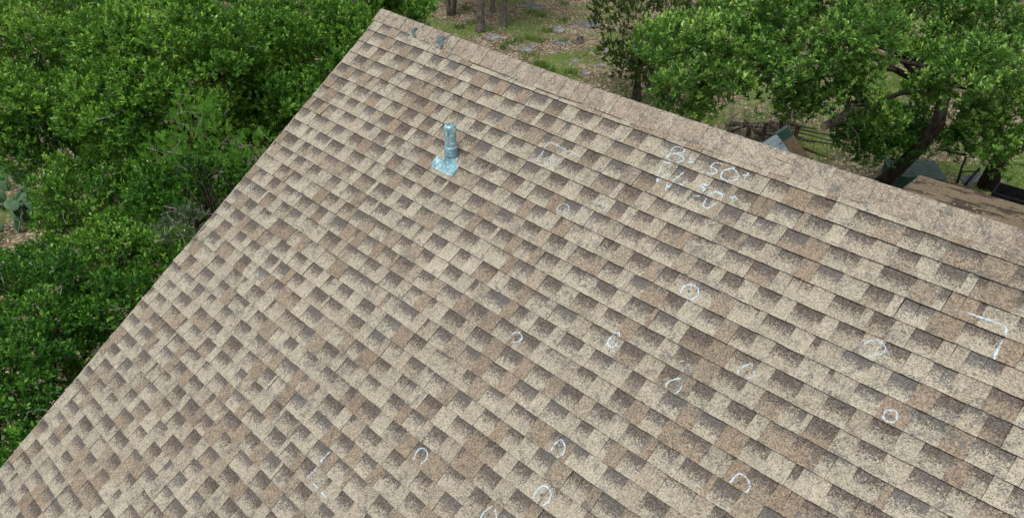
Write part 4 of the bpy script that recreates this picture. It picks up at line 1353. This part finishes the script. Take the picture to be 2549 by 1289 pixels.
mb.build('dead_stems', M_TWIG, pile, po)
# sawn branch stub on the leaning oak side: a cut limb lying in the crown
sb = at_d(2048, 318, 15.6)
stub = empty('sawn_limb', sb, 'sawn off limb with a pale round cut end', 'branch')
e1, e2 = at_d(2050, 316, 15.6), at_d(2082, 302, 15.75)
mb = MB(); mb.tube([e1, e2, at_d(2150, 250, 16.0), at_d(2215, 270, 16.3)], [.085, .09, .09, .1], 12, False, 1, .05); mb.build('limb', M_BARKG, stub, sb, True)
mb = MB(); t = (e1 - e2) / np.linalg.norm(e1 - e2); s1 = np.cross(t, [0, 0, 1]); s1 /= np.linalg.norm(s1); s2 = np.cross(t, s1)
mb.add([e1 + t * .004 + (s1 * math.cos(6.283 * i / 14) + s2 * math.sin(6.283 * i / 14)) * .085 for i in range(14)], [tuple(range(14))])
mb.build('cut_face', M_CUT, stub, sb)
# bare grey twigs hanging in front of the leaning trunk
tw = at_d(2125, 330, 15.0)
dt = empty('dead_branch', tw, 'crooked bare grey twig hanging beside the big live oak', 'branch')
mb = MB()
for pl in ([(2118, 317), (2130, 328), (2136, 340), (2139, 355), (2140, 375)], [(2108, 360), (2100, 380), (2092, 383), (2105, 395)], [(2112, 388), (2104, 405), (2105, 420)], [(2092, 383), (2088, 395)], [(2110, 330), (2112, 345), (2116, 365)]):
    mb.tube([at_d(x, y, 15.0 + .002 * (y - 330)) for x, y in pl], np.linspace(.013, .006, len(pl)), 5, False)
mb.build('twig', M_TWIG, dt, tw)

# ------------------------------------------------------------------ things half hidden under the right-hand oaks
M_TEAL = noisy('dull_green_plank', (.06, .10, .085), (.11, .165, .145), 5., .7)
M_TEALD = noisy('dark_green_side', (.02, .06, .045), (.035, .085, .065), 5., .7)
c0 = at_z(2275, 420, .60)
bx = empty('storage_box', c0 * np.array([1, 1, 0]), 'green plank topped box half hidden behind the leaning oak trunk', 'box')
bo = np.array(bx.location)
rz = math.atan2(along[1], along[0]) + .55
for i in range(7):
    mb = MB(); off = (i - 3) * .135
    mb.box(c0 + np.array([-math.sin(rz) * off, math.cos(rz) * off, 0]), (1.15, .125, .04), rz)
    mb.build('plank', M_TEAL, bx, bo, False, .008)
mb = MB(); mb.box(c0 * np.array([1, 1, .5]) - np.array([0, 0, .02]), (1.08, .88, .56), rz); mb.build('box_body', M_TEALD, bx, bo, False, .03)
M_TUBE = noisy('blue_grey_tube', (.10, .14, .18), (.20, .25, .30), 10., .4, .6, 0)
M_SEAT = noisy('grey_seat', (.13, .16, .19), (.19, .22, .25), 8., .5)
s0 = gpos(2415, 455)
sw = empty('garden_chair', s0, 'tilted grey metal garden chair with dark tube frame under the oak', 'chair')
def gd(x, y, t): return at_d(2200 + x * .25605, 150 + y * .25605, t)
td = depth_z(2415, 440, .45)
mb = MB(); mb.tube([gd(575, 845, td), gd(640, 775, td), gd(720, 710, td)], .022, 7); mb.build('arm', M_TUBE, sw, s0, True)
mb = MB(); mb.tube([gd(720, 715, td), gd(800, 745, td), gd(870, 765, td + .1)], .024, 7); mb.build('frame', M_TUBE, sw, s0, True)
mb = MB(); mb.tube([gd(575, 870, td), gd(680, 900, td), gd(800, 920, td)], .028, 7); mb.build('frame', M_IRON, sw, s0, True)
mb = MB(); mb.tube([gd(800, 940, td), gd(760, 1040, td), gd(715, 1195, td)], .026, 7); mb.build('leg', M_IRON, sw, s0, True)
mb = MB(); mb.tube([gd(755, 1085, td), gd(930, 1080, td)], .016, 7); mb.build('stretcher', M_IRON, sw, s0, True)
mb = MB()
P4 = [gd(740, 1140, td), gd(830, 1120, td), gd(950, 1095, td + .2), gd(810, 1230, td)]
mb.add([p for p in P4] + [p - np.array([0, 0, .03]) for p in P4], [(0, 1, 2, 3), (7, 6, 5, 4), (0, 4, 5, 1), (1, 5, 6, 2), (2, 6, 7, 3), (3, 7, 4, 0)])
mb.build('seat', M_SEAT, sw, s0)
mb = MB(); mb.tube([gd(930, 1050, td), gd(860, 1130, td - .1), gd(790, 1215, td - .1)], .03, 7); mb.build('arm', M_IRON, sw, s0, True)
mb = MB(); mb.tube([gd(955, 1100, td), gd(900, 1160, td - .1), gd(830, 1225, td - .1)], .022, 7); mb.build('arm', M_SEAT, sw, s0, True)
# dark trough and chair by the right edge
q0 = at_z(2575, 488, .55)
tr = empty('black_trough', q0 * np.array([1, 1, 0]), 'black open trough at the right edge behind the lean-to roof', 'trough')
tro = np.array(tr.location)
rz2 = math.atan2(along[1], along[0])
for nm, c, s in (('side', (0, .3, 0), (1.5, .03, .5)), ('side', (0, -.3, 0), (1.5, .03, .5)), ('end_board', (.735, 0, 0), (.03, .57, .5)), ('end_board', (-.735, 0, 0), (.03, .57, .5)), ('bottom', (0, 0, -.2), (1.44, .57, .03))):
    mb = MB(); cr, sr = math.cos(rz2), math.sin(rz2)
    mb.box(q0 + np.array([c[0] * cr - c[1] * sr, c[0] * sr + c[1] * cr, c[2] - .3]), s, rz2); mb.build(nm, M_IRON, tr, tro)
print('LEAF FACES', LEAVES[0])
